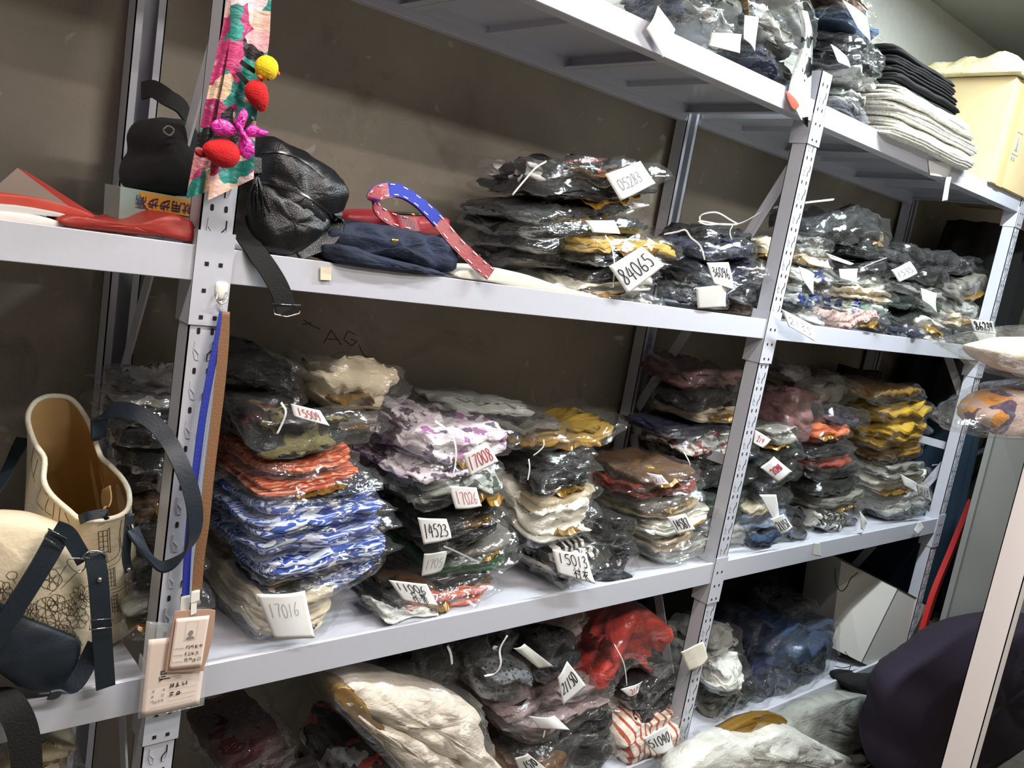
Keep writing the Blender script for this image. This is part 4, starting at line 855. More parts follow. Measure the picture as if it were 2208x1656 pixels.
# ---------------- canvas tote
CANVAS = plain('cream_canvas', 'E2D3B4', rough=0.85, bump=0.25, bscale=120, var=0.05); LINING = plain('tan_lining', 'BE9C66', rough=0.85, bump=0.15, bscale=20, var=0.12)
NAVYL = plain('navy_leather', '15202A', rough=0.5, bump=0.12, bscale=220); DRAW = plain('dark_drawn_line', '2A2018', rough=0.8)
rim = [(123, 852), (153, 859), (180, 889), (200, 929), (217, 982), (240, 1005), (267, 1035), (280, 1065), (278, 1098), (255, 1116), (213, 1124), (173, 1121), (150, 1104), (110, 1068), (93, 1035), (95, 989), (72, 952), (58, 902), (70, 870), (93, 855)]
bse = [(200, 1300), (230, 1300), (260, 1305), (285, 1315), (300, 1322), (307, 1330), (309, 1335), (306, 1342), (280, 1365), (258, 1380), (240, 1390), (200, 1405), (150, 1415), (80, 1420), (20, 1400), (0, 1370), (20, 1340), (60, 1320), (110, 1305), (160, 1300)]
RT = np.array([at(x, y, 1.30 + (1124 - y) / 272 * 0.17) for (x, y) in rim]); RB = np.array([atz(x, y, TOPZ['C'] + 0.004) for (x, y) in bse])
RB[:, 1] = np.clip(RB[:, 1], 1.27, 1.6)
def closed(P, n=4):
    k = len(P); out = []
    for i in range(k):
        p0, p1, p2, p3 = P[i - 1], P[i], P[(i + 1) % k], P[(i + 2) % k]
        for j in range(n):
            t = j / n; out.append(0.5 * (2 * p1 + (p2 - p0) * t + (2 * p0 - 5 * p1 + 4 * p2 - p3) * t * t + (3 * p1 - p0 - 3 * p2 + p3) * t ** 3))
    return np.array(out)
RT = closed(RT); RB = closed(RB); n = len(RT); cT = RT.mean(0); cB = RB.mean(0)
tote = thing('canvas_tote_bag', 'cream canvas tote bag with drawn flowers and navy leather straps on the left shelf', 'bag')
V = []; F = []; K = 14
for i in range(K + 1):
    t = i / K; P = RT * (1 - t) + RB * t + 0.006 * np.sin(math.pi * t) * wn(5, RT * 1.0, 6, 2)[:, None] * np.array([1, 1, 0]); V += list(P)
for i in range(K):
    for j in range(n): F.append((i * n + j, i * n + (j + 1) % n, (i + 1) * n + (j + 1) % n, (i + 1) * n + j))
F.append(tuple(K * n + j for j in range(n))); bodyV, bodyF = np.array(V), F
mesh('canvas_body', bodyV, bodyF, CANVAS, tote)
V = []; F = []; K2 = 12
for i in range(K2 + 1):
    t = i / K2 * 0.93; c = cT * (1 - t) + cB * t; P = RT * (1 - t) + RB * t; P = c + (P - c) * (1 - 0.035 - 0.05 * t); P = P + 0.006 * np.sin(3 * t) * wn(8, RT, 8, 2)[:, None] * np.array([1, 1, 0]); P[:, 2] += 0.0; V += list(P)
for i in range(K2):
    for j in range(n): F.append((i * n + j, (i + 1) * n + j, (i + 1) * n + (j + 1) % n, i * n + (j + 1) % n))
F.append(tuple(K2 * n + j for j in range(n))[::-1]); mesh('lining', V, F, LINING, tote)
mb = MB().tube([p * 0.985 + cT * 0.015 for p in RT], 0.0042, 8, closed=True); mb.build('rim_binding', plain('pale_binding', 'E8E4D0', rough=0.8, bump=0.5, bscale=150), tote, True)
# inner pocket flap inside the tote
a_ = (RT[30] * .8 + cT * .2); V, F = strap([RT[22] * .75 + cT * .25 - np.array([0, 0, .03]), RT[30] * .6 + cT * .4 - np.array([0, 0, .05]), RT[38] * .8 + cT * .2 - np.array([0, 0, .03])], 0.05, 0.002, (0, 0, 1)); mesh('inner_pocket', V, F, LINING, tote)
# windows and street drawing on the right side
win = []
def window(x, y, w, h, sk=8, cols=2, rows=4):
    q = lambda u, v: (x + w * u + sk * v * 0.3, y + h * v - w * 0.16 * u)
    win.append([q(0, 0), q(1, 0)]); win.append([q(0, 1), q(1, 1)])
    for i in range(cols + 1): win.append([q(i / cols, 0), q(i / cols, 1)])
    for j in range(1, rows): win.append([q(0, j / rows), q(1, j / rows)])
    win.append([q(1.25, -0.1), q(1.25, 1.05)]); win.append([q(1, 0), q(1.25, -0.1)]); win.append([q(1, 1), q(1.25, 1.05)])
window(212, 1146, 19, 46); window(232, 1228, 12, 36); window(240, 1285, 10, 34)
win += [[(210, 1128), (222, 1123), (240, 1118)], [(210, 1133), (225, 1128)], [(232, 1212), (250, 1200), (258, 1185), (256, 1160)], [(234, 1222), (255, 1210), (262, 1190)], [(236, 1272), (262, 1262), (278, 1235), (280, 1210)], [(240, 1280), (265, 1268), (282, 1240)],
        [(252, 1318), (275, 1300), (288, 1278), (296, 1255)], [(256, 1322), (280, 1305), (294, 1284)], [(246, 1346), (262, 1334), (275, 1322)], [(262, 1120), (258, 1150), (262, 1180), (268, 1230), (272, 1290)], [(272, 1115), (268, 1140), (272, 1160)],
        [(276, 1250), (276, 1290)], [(280, 1250), (281, 1285)], [(284, 1248), (285, 1280)], [(90, 1050), (80, 1080), (95, 1100)], [(105, 1075), (98, 1100), (112, 1112)], [(118, 1085), (114, 1118)], [(130, 1095), (128, 1125), (140, 1130)], [(140, 1105), (150, 1128)], [(98, 1062), (130, 1090)], [(75, 960), (68, 1000), (76, 1040)], [(82, 990), (72, 1030)]]
V, F = ink_on(bodyV, bodyF, win, 0.0009); mesh('drawn_houses', V, F, DRAW, tote)
pk = [(-60, 1135), (-20, 1122), (40, 1120), (95, 1128), (150, 1150), (188, 1185), (208, 1250), (208, 1330), (185, 1380), (168, 1392), (100, 1362), (35, 1335), (-60, 1290)]
pkV, pkF = blob(pk, 0.012, 0.10, 0.018, seed=4, wob=0.002); mesh('front_pocket', pkV, pkF, CANVAS, tote)
bs = [(-60, 1270), (-10, 1296), (35, 1322), (100, 1350), (172, 1384), (162, 1440), (148, 1482), (110, 1492), (60, 1490), (25, 1470), (-10, 1445), (-60, 1420)]
bV, bF = blob(bs, -0.008, 0.12, 0.010, seed=6, wob=0.002); mesh('leather_base', bV, bF, NAVYL, tote)
fl = petals(110, 1250, 24, 5) + petals(177, 1287, 27, 10, rot=.2) + petals(101, 1310, 24, 5, k=2.5) + petals(64, 1318, 20, 7) + petals(80, 1345, 18, 7) + petals(125, 1343, 27, 7) + petals(168, 1332, 24, 6) + petals(122, 1300, 20, 5, k=1.5, rot=.6) + petals(150, 1310, 18, 5, k=2) \
   + petals(142, 1368, 21, 8) + petals(5, 1273, 22, 7) + petals(158, 1385, 16, 7)
fl += [[(144, 1218), (130, 1240), (122, 1265), (106, 1282)], [(172, 1228), (150, 1250), (130, 1270)], [(60, 1300), (50, 1330), (45, 1342)], [(13, 1240), (22, 1232), (36, 1234), (34, 1246), (20, 1248), (13, 1240)], [(28, 1248), (33, 1256)], [(90, 1290), (75, 1300), (70, 1315)], [(105, 1352), (92, 1365)], [(150, 1360), (165, 1345)]]
V, F = ink_on(pkV, pkF, fl, 0.0007); mesh('drawn_flowers', V, F, DRAW, tote)
V, F = pstrap([(128, 1150, -.022), (95, 1210, -.026), (55, 1275, -.026), (10, 1345, -.024), (-40, 1420, -.02)], 0.029, 0.003, (1, 0, 0.45)); mesh('strap', V, F, NAVYL, tote)
V, F = pstrap([(118, 1138, -.022), (145, 1150, -.026), (165, 1180, -.024), (182, 1210, -.022)], 0.022, 0.003, (0.3, 0, 1)); mesh('strap_loop', V, F, NAVYL, tote)
V, F = pstrap([(203, 1192, -.03), (212, 1250, -.036), (217, 1320, -.036), (222, 1400, -.03), (228, 1482, -.022)], 0.027, 0.003, (1, 0, 0)); st = mesh('strap', V, F, NAVYL, tote)
V, F = pstrap([(208, 1388, -.02), (188, 1430, -.02), (165, 1470, -.026), (140, 1492, -.03), (105, 1500, -.03)], 0.026, 0.003, (1, -0.4, 0.5)); mesh('strap', V, F, NAVYL, tote)
def ringpx(pts, r, name, parent, mat=CHROME): return MB().tube(closed(np.array([at(x, y, FY + d) for (x, y, d) in pts]), 1 if name == 'buckle' else 5), r, 8, closed=True).build(name, mat, parent, True)
ringpx([(193, 1358, -.04), (240, 1352, -.04), (244, 1333, -.04), (195, 1337, -.04)], 0.0012, 'buckle', tote)
ringpx([(96, 1158, -.03), (104, 1140, -.03), (144, 1160, -.03), (134, 1184, -.03)], 0.0011, 'buckle', tote)
ringpx([(178, 1200, -.035), (200, 1187, -.035), (226, 1195, -.035), (230, 1212, -.03), (205, 1205, -.03)], 0.0012, 'd_ring', tote)
ringpx([(147, 1206, -.028), (150, 1222, -.03), (168, 1234, -.03), (182, 1226, -.03), (182, 1206, -.03)], 0.0012, 'd_ring', tote)
p = at(215, 1251, FY - .04); MB().tube([p + np.array([0, .003, 0]), p, p - np.array([0, .002, 0])], [.004, .004, .0018], 14).build('stud', CHROME, tote, True)
# long handle arching out over the post
hp = [(212, 945, .10), (214, 905, .10), (240, 885, .08), (290, 888, .05), (345, 925, .02), (385, 990, -.025), (415, 1070, -.045), (420, 1140, -.05), (400, 1190, -.05), (355, 1222, -.045), (320, 1200, -.03), (298, 1165, -.01), (285, 1140, 0.0)]
P = [at(x, y, FY + d) for (x, y, d) in hp]; wd = [(0.9, .4, 0)] * 2 + [(0.3, 0.5, 1), (0.2, .4, 1), (.7, .2, .8), (1, 0, .3), (1, 0, .1), (.9, .3, 0), (.6, .8, 0), (.2, 1, .3), (.4, .9, 0), (.6, .6, 0), (.8, .5, 0)]
V, F = strap(P, 0.024, 0.004, wd); mesh('handle', V, F, NAVYL, tote)
V, F = pstrap([(280, 1108, .0), (276, 1150, -.004), (272, 1200, -.006), (278, 1232, -.006)], 0.013, 0.003, (1, .3, 0)); mesh('handle_tab', V, F, NAVYL, tote)
V, F = pstrap([(205, 905, .10), (208, 950, .10)], 0.014, 0.003, (1, .3, 0)); mesh('handle_tab', V, F, NAVYL, tote)
ringpx([(278, 1133, -.006), (284, 1128, -.006), (290, 1158, -.006), (284, 1160, -.006)], 0.001, 'buckle', tote)
p = at(278, 1228, FY - .012); MB().tube([p + np.array([0, .003, 0]), p, p - np.array([0, .002, 0])], [.003, .003, .0014], 12).build('stud', CHROME, tote, True)
V, F = pstrap([(50, 945, .22), (30, 985, .2), (5, 1035, .15), (-40, 1100, .1)], 0.020, 0.003, (1, 0, .6)); mesh('handle', V, F, NAVYL, tote)
V, F = pstrap([(172, 1121, .03), (190, 1113, .02), (225, 1108, .02), (226, 1118, .02)], 0.014, 0.003, (0, .4, 1)); mesh('handle_tab', V, F, NAVYL, tote)
to_origin(tote, (cB[0], cB[1], TOPZ['C']))
o = pstrap([(-60, 1500, .06), (-10, 1500, -.0), (28, 1530, -.03), (52, 1590, -.035), (60, 1680, -.03)], 0.040, 0.004, (1, 0, 0.25)); tagit(recentre(mesh('webbing_strap', *o, plain('black_webbing', '121210', rough=0.9, bump=0.4, bscale=300))), 'wide black webbing strap hanging off the shelf below the canvas tote', 'strap')

# ---------------- lanyards, hook and badges on the left post
hook = thing('adhesive_hook', 'small white adhesive hook stuck on the left post under the shelf beam', 'hook')
V, F = blob([(466, 610), (480, 608), (492, 612), (490, 632), (485, 645), (472, 646), (464, 634)], -0.004, 0.002, 0.004, wob=0, sub=3); mesh('hook_pad', V, F, plain('white_plastic', 'ECEADF', rough=.35), hook)
MB().tube(smoothpath([at(x, y, FY - d) for (x, y, d) in [(470, 630, .008), (467, 645, .014), (474, 655, .018), (484, 653, .018), (490, 642, .014), (488, 630, .008)]], 4), 0.0011, 8).build('wire', CHROME, hook, True)
V, F = pstrap([(476, 650, -.010), (477, 668, -.006)], 0.004, 0.002, (1, 0, 0)); mesh('hook_stem', V, F, MATS['white_plastic'], hook); to_origin(hook, at(477, 646, FY - .004))
blue = thing('badge_lanyard', 'blue lanyard with a large clear badge sleeve hanging on the left post', 'lanyard')
V, F = pstrap([(481, 672, -.012), (472, 720, -.014), (455, 800, -.016), (437, 900, -.018), (424, 1000, -.020), (412, 1100, -.022), (404, 1200, -.024), (400, 1290, -.026)], 0.0125, 0.0012, (1, .2, 0)); mesh('ribbon', V, F, plain('royal_blue_ribbon', '1F2C8C', rough=.6, bump=.2, bscale=300), blue)
V, F = pstrap([(482, 690, -.010), (474, 780, -.012), (455, 900, -.013), (438, 1010, -.014), (424, 1120, -.016), (412, 1230, -.02), (404, 1290, -.024)], 0.009, 0.001, (1, .4, 0)); mesh('ribbon', V, F, plain('white_ribbon_back', 'B9C4DA', rough=.6), blue)
V, F = pstrap([(400, 1285, -.028), (397, 1325, -.029)], 0.014, 0.002, (1, 0, 0)); mesh('clip', V, F, MATS['white_plastic'], blue)
sh = Sheet([(315, 1339), (455, 1352), (440, 1521), (297, 1549)], [-.030] * 4, 0.002, 3); sh.mesh('clear_sleeve', film_mat('clear_sleeve', milk=.18, strength=.1), blue)
PINKC = plain('warm_white_card', 'EAD9CC', rough=.5)
cd = Sheet([(320, 1379), (449, 1366), (430, 1519), (303, 1547)], [-.031] * 4, 0.002, 3); card = cd.mesh('badge_card', PINKC, blue)
def scrib(sh, u0, u1, v, h, n, seed, lw=.0006, mat=INK_GREY, par=None):
    rg = random.Random(seed); V = []; F = []
    for k in range(n):
        cx = u0 + (u1 - u0) * k / n; cw = (u1 - u0) / n * .8
        for _ in range(5):
            if rg.random() < .5: a = rg.random() * h; L_ = [(cx, v + a, 0), (cx + cw * rg.uniform(.5, 1), v + a - h * .1, 0)]
            else: b = cx + rg.random() * cw; L_ = [(b, v, 0), (b + rg.uniform(-.3, .3) * cw, v + h * rg.uniform(.6, 1), 0)]
            sh.line([np.array(x) for x in L_], lw, V, F)
    return mesh('printed_text' if mat is INK_GREY else 'handwriting', V, F, mat, par, False)
scrib(cd, .14, .20, .66, .035, 1, 1, par=card); scrib(cd, .30, .36, .66, .035, 1, 2, par=card); scrib(cd, .14, .20, .73, .035, 1, 3, par=card); scrib(cd, .30, .36, .73, .035, 1, 4, par=card); scrib(cd, .14, .36, .80, .035, 4, 5, par=card)
scrib(cd, .42, .74, .61, .07, 3, 6, .0009, INK, card); scrib(cd, .44, .66, .73, .06, 2, 7, .0012, INK, card)
V = []; F = []
for (a, b, v) in ((.4, .9, .70), (.4, .9, .78), (.4, .88, .845), (.12, .85, .9)): cd.line([np.array((a, v, 0)), np.array(((a + b) / 2, v, 0)), np.array((b, v, 0))], .0003, V, F)
for L_ in ([(.26, .42), (.26, .47), (.33, .47)], [(.27, .43), (.34, .43), (.34, .47)], [(.24, .50), (.24, .53), (.42, .53)], [(.26, .50), (.34, .50)], [(.24, .56), (.26, .54), (.30, .535)], [(.44, .52), (.6, .52)], [(.5, .545), (.62, .545)]): cd.line([np.array((a, b, 0)) for a, b in L_], .0016 if L_[0][0] < .4 else .0005, V, F)
mesh('printed_logo', V, F, INK, card, False); to_origin(blue, at(478, 668, FY - .012))
for ch in blue.children:
    for g in ch.children:
        a = np.empty(len(g.data.vertices) * 3); g.data.vertices.foreach_get('co', a); a = a.reshape(-1, 3) - np.array(blue.location); g.data.vertices.foreach_set('co', a.ravel()); g.data.update()
brn = thing('badge_lanyard', 'brown lanyard with a small gold framed badge hanging in front of the blue one', 'lanyard')
V, F = pstrap([(484, 672, -.013), (482, 740, -.016), (474, 830, -.019), (462, 930, -.022), (450, 1030, -.026), (440, 1130, -.030), (430, 1200, -.033), (424, 1278, -.036)], 0.0155, 0.0012, (1, -.25, 0)); mesh('ribbon', V, F, plain('brown_ribbon', '8A6546', rough=.6, bump=.2, bscale=300), brn)
V, F = pstrap([(421, 1274, -.038), (420, 1297, -.038)], 0.0135, 0.0035, (1, 0, 0)); mesh('clip', V, F, MATS['white_plastic'], brn)
V, F = pstrap([(418, 1296, -.038), (417, 1325, -.039)], 0.009, 0.0015, (1, 0, 0)); mesh('clip_tongue', V, F, MATS['white_plastic'], brn)
bf = [(386, 1317), (455, 1314), (464, 1325), (456, 1385), (440, 1440), (432, 1447), (364, 1450), (357, 1442), (366, 1380), (376, 1325)]
V, F = blob(bf, -.038, 0.003, 0.0005, wob=0, sub=2); mesh('badge_frame', V, F, plain('rose_gold_plastic', 'B8947E', rough=.35, coat=.4), brn)
cd = Sheet([(380, 1334), (452, 1327), (434, 1438), (364, 1445)], [-.0405] * 4, 0.0, 5); card = cd.mesh('badge_card', PINKC, brn)
V = []; F = []
for L_ in ([(.32, .08), (.68, .08)], [(.68, .08), (.68, .44)], [(.68, .44), (.32, .44)], [(.32, .44), (.32, .08)]): cd.line([np.array((a, b, 0)) for a, b in L_], .0003, V, F)
for cx, cy, r, k in ((.5, .30, .07, 1.0), (.5, .41, .13, .5)):
    b = len(V); 
    for q in range(16):
        an = 2 * math.pi * q / 16; V.append(cd.pt(cx + r * math.cos(an), cy - (r * .55 * k * 1.3) * max(math.sin(an), -0.15 if k < 1 else -1), 0.0012))
    F.append(tuple(range(b, b + 16)))
mesh('printed_portrait', V, F, INK_GREY, card, False)
for i, v in enumerate((.58, .71, .84)): scrib(cd, .08, .38, v, .028, 5, 20 + i, .0003, par=card); scrib(cd, .42, .95 - .12 * (i == 1), v - .04, .075, 4, 30 + i, .0006, INK, card)
to_origin(brn, at(484, 668, FY - .013))
for ch in brn.children:
    for g in ch.children:
        a = np.empty(len(g.data.vertices) * 3); g.data.vertices.foreach_get('co', a); a = a.reshape(-1, 3) - np.array(brn.location); g.data.vertices.foreach_set('co', a.ravel()); g.data.update()
for cs, lab in (([(690, 576), (714, 577), (713, 604), (690, 603)], 'beige adhesive square stuck on the beam right of the hanging black strap'),):
    sh = Sheet(cs, [-.0003] * 4, 0, 1); mb = MB(); P = [sh.pt(*q) for q in ((0, 0), (1, 0), (1, 1), (0, 1))]; mb.add(P + [p - np.array([0, .002, 0]) for p in P], [(0, 1, 2, 3), (7, 6, 5, 4), (0, 4, 5, 1), (1, 5, 6, 2), (2, 6, 7, 3), (3, 7, 4, 0)])
    tagit(recentre(mb.build('adhesive_pad', plain('beige_foam', 'E0D8BE', rough=.8))), lab, 'adhesive pad')

# ---------------- floral scarf with its clips
SCARF = fabric('scarf_print', ['E8B4B8', 'D98F94', '2F8F84', 'E6C3A4', 'A82A62', '2C7F78', 'C43C74', 'F0D0D4', '1C1A1A', 'DDA880', '2F8F84', 'E8C0B0'], 'floral', 15, wrap=False, rough=.45)
scarf = thing('floral_scarf', 'pink and teal floral satin scarf hanging on the left post, with clips', 'scarf')
def tail(rows, dy, seed, th=.0015, nn=16):
    rows = [np.array(r, float) for r in rows]; Q = smoothpath(rows, 6); V = []; F = []
    for off in (0, th):
        for i, r in enumerate(Q):
            for j in range(nn + 1):
                t = j / nn; p = at(r[0] * (1 - t) + r[2] * t, r[1] * (1 - t) + r[3] * t, FY + dy + .007 * math.sin(t * 7 + seed + i * .03) * math.sin(math.pi * min(1, i / 12 + .3) / 2) + .004 * math.sin(t * 3 + i * .2 + seed)); V.append(p + np.array([0, off, 0]))
    m_ = len(Q) * (nn + 1); k = nn + 1
    for i in range(len(Q) - 1):
        for j in range(nn): a = i * k + j; F.append((a, a + k, a + k + 1, a + 1)); F.append((m_ + a, m_ + a + 1, m_ + a + k + 1, m_ + a + k))
    return V, F
V, F = tail([(505, -60, 540, -60), (490, 0, 530, 2), (478, 70, 520, 75), (456, 165, 505, 150), (438, 250, 485, 245), (418, 340, 474, 335), (402, 428, 452, 412)], -.022, 1); mesh('scarf_tail', V, F, SCARF, scarf)
V, F = tail([(505, -60, 590, -60), (498, 0, 585, 2), (496, 80, 580, 92), (485, 160, 566, 178), (470, 240, 553, 255), (458, 330, 549, 335), (449, 432, 547, 385)], -.034, 3); mesh('scarf_tail', V, F, SCARF, scarf)
to_origin(scarf, at(520, -55, FY - .025))
def ball(name, cx, cy, rx, ry, dy, mat, par, rot=0, seed=1, fuzz=.0006, taper=0.0):
    c = at(cx, cy, FY + dy); s = FY / 1900; V = []; F = []; n, k = 24, 16
    for i in range(k + 1):
        ph = math.pi * i / k
        for j in range(n):
            th = 2 * math.pi * j / n; x = math.cos(ph); r = math.sin(ph) * (1 - taper * x); px = rx * x; py = ry * r * math.sin(th); pz = ry * r * math.cos(th) * .85
            V.append(c + np.array([(px * math.cos(rot) - py * math.sin(rot)) * s, pz * s, -(px * math.sin(rot) + py * math.cos(rot)) * s]))
    V = np.array(V); V += wn(seed, V, 120, 2)[:, None] * fuzz
    for i in range(k):
        for j in range(n): F.append((i * n + j, i * n + (j + 1) % n, (i + 1) * n + (j + 1) % n, (i + 1) * n + j))
    return mesh(name, V, F, mat, par)
YEL = plain('yellow_felt', 'E8C81C', rough=.9, bump=.5, bscale=400); RED = plain('red_felt', 'C8161C', rough=.9, bump=.5, bscale=400); BLKM = plain('black_gloss', '0C0C0C', rough=.3)
def clip(label, body, pin, cat='hair clip'):
    t = thing('hair_clip', label, cat)
    V, F = pstrap([(a, b, -.044) for a, b in pin], 0.006, 0.003, (.7, 0, .7)); mesh('clip_bar', V, F, BLKM, t); body(t); to_origin(t, at(pin[0][0], pin[0][1], FY - .044)); return t
def duck(t):
    ball('felt_head', 575, 147, 25, 26, -.058, YEL, t); ball('beak', 598, 158, 6, 5, -.064, plain('orange_felt', 'D8641C', rough=.8), t); ball('beak', 560, 166, 6, 4, -.066, MATS['orange_felt'], t)
    ball('eye', 579, 171, 3, 3, -.072, BLKM, t); ball('eye', 562, 171, 2, 2, -.07, BLKM, t)
clip('yellow felt duck head hair clip on the floral scarf', duck, [(519, 133), (550, 155)])
def bird1(t): ball('felt_bird', 556, 207, 33, 24, -.056, RED, t, rot=1.05, taper=.28); ball('eye', 557, 229, 3, 3, -.073, BLKM, t)
clip('upper red felt bird hair clip under the yellow duck', bird1, [(511, 156), (540, 186)])
def bird2(t): ball('felt_bird', 477, 329, 40, 29, -.056, RED, t, rot=3.2, taper=.22); ball('tail', 432, 331, 12, 7, -.05, plain('dark_red_felt', '8C1016', rough=.9), t, rot=.3)
clip('lower red felt bird hair clip at the bottom of the floral scarf', bird2, [(440, 335), (470, 330)])
def bfly(t):
    mg_ = plain('magenta_plastic', 'C8209A', rough=.25, coat=.6, bump=.6, bscale=200)
    for nm, ol in (('wing', [(510, 282), (495, 262), (472, 256), (456, 266), (458, 280), (475, 292), (505, 292)]), ('wing', [(518, 290), (514, 312), (520, 335), (535, 343), (548, 330), (545, 308), (532, 290)]), ('wing', [(530, 280), (545, 268), (562, 278), (578, 284), (574, 292), (556, 296), (535, 294)]), ('wing', [(508, 276), (512, 250), (524, 235), (534, 245), (530, 262), (522, 280)])):
        V, F = blob(ol, -.062, .003, .004, seed=len(ol), wob=.0008, sub=3); mesh(nm, V, F, mg_, t)
        c = np.mean(np.array(ol), 0); mb = MB()
        for q in range(0, len(ol), 2): mb.tube(smoothpath([at(c[0], c[1], FY - .068), at((c[0] + ol[q][0]) / 2, (c[1] + ol[q][1]) / 2, FY - .069), at(ol[q][0], ol[q][1], FY - .064)], 3), .0008, 6)
        mb.build('wing_vein', mg_, t, True)
    ball('body', 521, 283, 20, 6, -.070, mg_, t, rot=.9)
clip('magenta plastic butterfly hair clip between the red felt birds', bfly, [(545, 252), (520, 285)])

# ---------------- things on the eye-level shelf next to the left post
LEATHER = plain('black_grained_leather', '0E0F11', rough=.33, bump=.35, bscale=420, coat=.15)
bl = thing('leather_backpack', 'small black grained leather backpack lying beside the left post on the eye-level shelf', 'bag')
V, F = blob([(548, 330), (562, 305), (585, 292), (625, 312), (670, 335), (718, 368), (742, 405), (742, 440), (722, 472), (690, 508), (650, 528), (600, 532), (560, 510), (535, 470), (528, 420), (532, 370)], 0.05, .14, .055, seed=12, wob=.004, crease=.004); bagV, bagF = V, F; mesh('leather_body', V, F, LEATHER, bl)
V, F = blob([(560, 395), (600, 408), (650, 430), (690, 455), (712, 480), (690, 508), (640, 545), (600, 552), (560, 540), (535, 505), (530, 450)], 0.02, .10, .03, seed=14, wob=.003, crease=.003); mesh('front_pocket', V, F, LEATHER, bl)
V, F = ink_on(bagV, bagF, [[(560, 392), (600, 400), (650, 418), (700, 450), (716, 470)], [(562, 330), (610, 330), (660, 352), (700, 385)]], .003, .002); mesh('zip', V, F, plain('zip_metal', '5A5A5C', rough=.3, metal=.9), bl)
for (x, y) in ((668, 404), (697, 413)): ball('rivet', x, y, 8, 5, .004, CHROME, bl, rot=.3, fuzz=0)
mb = MB()
rg = random.Random(3)
for k in range(16):
    x = 530 + k * 3.3; mb.tube(smoothpath([at(553 + rg.uniform(-3, 3), 372, FY - .012), at((553 + x) / 2, 410, FY - .018 - rg.random() * .006), at(x + rg.uniform(-4, 4), 455 + rg.uniform(-10, 14), FY - .014)], 3), .0011, 5)
mb.build('tassel', LEATHER, bl, True)
V, F = pstrap([(552, 340, -.01), (553, 375, -.014)], .012, .012, (1, 0, 0)); mesh('tassel_cap', V, F, LEATHER, bl)
V, F = pstrap([(720, 440, .03), (730, 480, .02), (705, 520, .015), (640, 548, .01)], .022, .004, (0, .5, 1)); mesh('shoulder_strap', V, F, LEATHER, bl)
V, F = pstrap([(512, 470, .02), (530, 510, .012), (556, 548, -.004), (585, 590, -.014), (606, 630, -.018), (618, 672, -.018)], .032, .003, (1, 0, .15)); mesh('webbing_strap', V, F, MATS['black_webbing'], bl)
ringpx([(588, 655, -.02), (592, 678, -.02), (618, 683, -.02), (646, 676, -.02), (648, 658, -.02)], .0013, 'buckle', bl)
to_origin(bl, at(640, 545, FY + .06))
bk = thing('black_backpack', 'matt black fabric backpack against the wall behind the left post', 'bag')
MATB = plain('black_fabric', '0B0B0B', rough=.95, bump=.3, bscale=60)
V, F = blob([(318, 262), (350, 255), (400, 262), (430, 300), (432, 360), (420, 420), (350, 420), (290, 408), (290, 360), (308, 330), (305, 290)], .20, .14, .05, seed=20, y0=FY); mesh('fabric_body', V, F, MATB, bk)
V, F = pstrap([(306, 196, .24), (330, 192, .22), (360, 210, .2), (392, 232, .2), (400, 270, .2), (380, 290, .2)], .028, .004, (0, 0.3, 1)); mesh('shoulder_strap', V, F, MATB, bk)
ringpx([(352, 282, .14), (362, 272, .14), (375, 280, .14), (366, 292, .14)], .0012, 'slider', bk, plain('grey_plastic', '6A665E', rough=.5)); to_origin(bk, at(350, 415, FY + .25))
DEN = fabric('dark_denim', ['161F33', '1F2A42'], 'solid', wrap=False, rough=.85)
dn = thing('denim_bag', 'folded dark denim bag with a small gold tab beside the leather backpack', 'bag')
V, F = blob([(708, 500), (745, 485), (800, 483), (860, 492), (925, 505), (968, 520), (980, 550), (975, 585), (900, 578), (840, 560), (760, 552), (710, 545)], .02, .2, .02, seed=30, crease=.006); mesh('denim_cloth', V, F, DEN, dn)
V, F = blob([(700, 530), (760, 535), (850, 560), (930, 580), (970, 592), (900, 592), (800, 580), (720, 566)], .0, .2, .012, seed=31, crease=.004); mesh('denim_flap', V, F, DEN, dn)
V, F = blob([(846, 515), (866, 519), (865, 525), (846, 522)], -.004, .003, .001, wob=0, sub=2); mesh('gold_tab', V, F, plain('brass', 'C8AA60', rough=.3, metal=1), dn); to_origin(dn, at(840, 585, FY + .1))
REDL = plain('dark_red_leather', '8A1F28', rough=.45, bump=.2, bscale=200); BLUEF = plain('blue_webbing', '22329A', rough=.8, bump=.3, bscale=300)
rb = thing('red_leather_bag', 'dark red leather bag with a small brass zip behind the denim one', 'bag')
V, F = blob([(738, 480), (745, 462), (790, 455), (850, 458), (920, 465), (962, 472), (962, 490), (930, 510), (840, 505), (750, 500)], .14, .1, .03, seed=33); mesh('leather_body', V, F, REDL, rb)
MB().tube(smoothpath([at(820, 465, FY + .10), at(860, 460, FY + .10), at(915, 464, FY + .10)], 4), .003, 6).build('zip', BLKM, rb, True); ball('zip_pull', 890, 463, 7, 5, .085, MATS['brass'], rb, fuzz=0); to_origin(rb, at(850, 505, FY + .18))
sp = thing('stitched_strap', 'strap with blue and red faces and white stitches looping over the denim bag', 'strap')
path = [(905, 485, .09), (860, 478, .06), (822, 460, .04), (806, 435, .035), (822, 414, .04), (862, 413, .05), (905, 440, .045), (945, 478, .03), (985, 525, .012), (1030, 568, -.004), (1058, 592, -.016)]
wd = [(0, .5, 1)] * 4 + [(0, .6, 1)] * 3 + [(.3, .3, 1)] * 2 + [(.5, .1, .8)] * 2
PB = [at(x, y, FY + d) for (x, y, d) in path]
V, F = strap(PB, .027, .0022, wd); mesh('red_face', V, F, REDL, sp)
V, F = strap([p + np.array([0, -.0022 if i > 2 else .002, .0012]) for i, p in enumerate(PB[2:8])], .027, .0014, wd[2:8]); mesh('blue_face', V, F, BLUEF, sp)
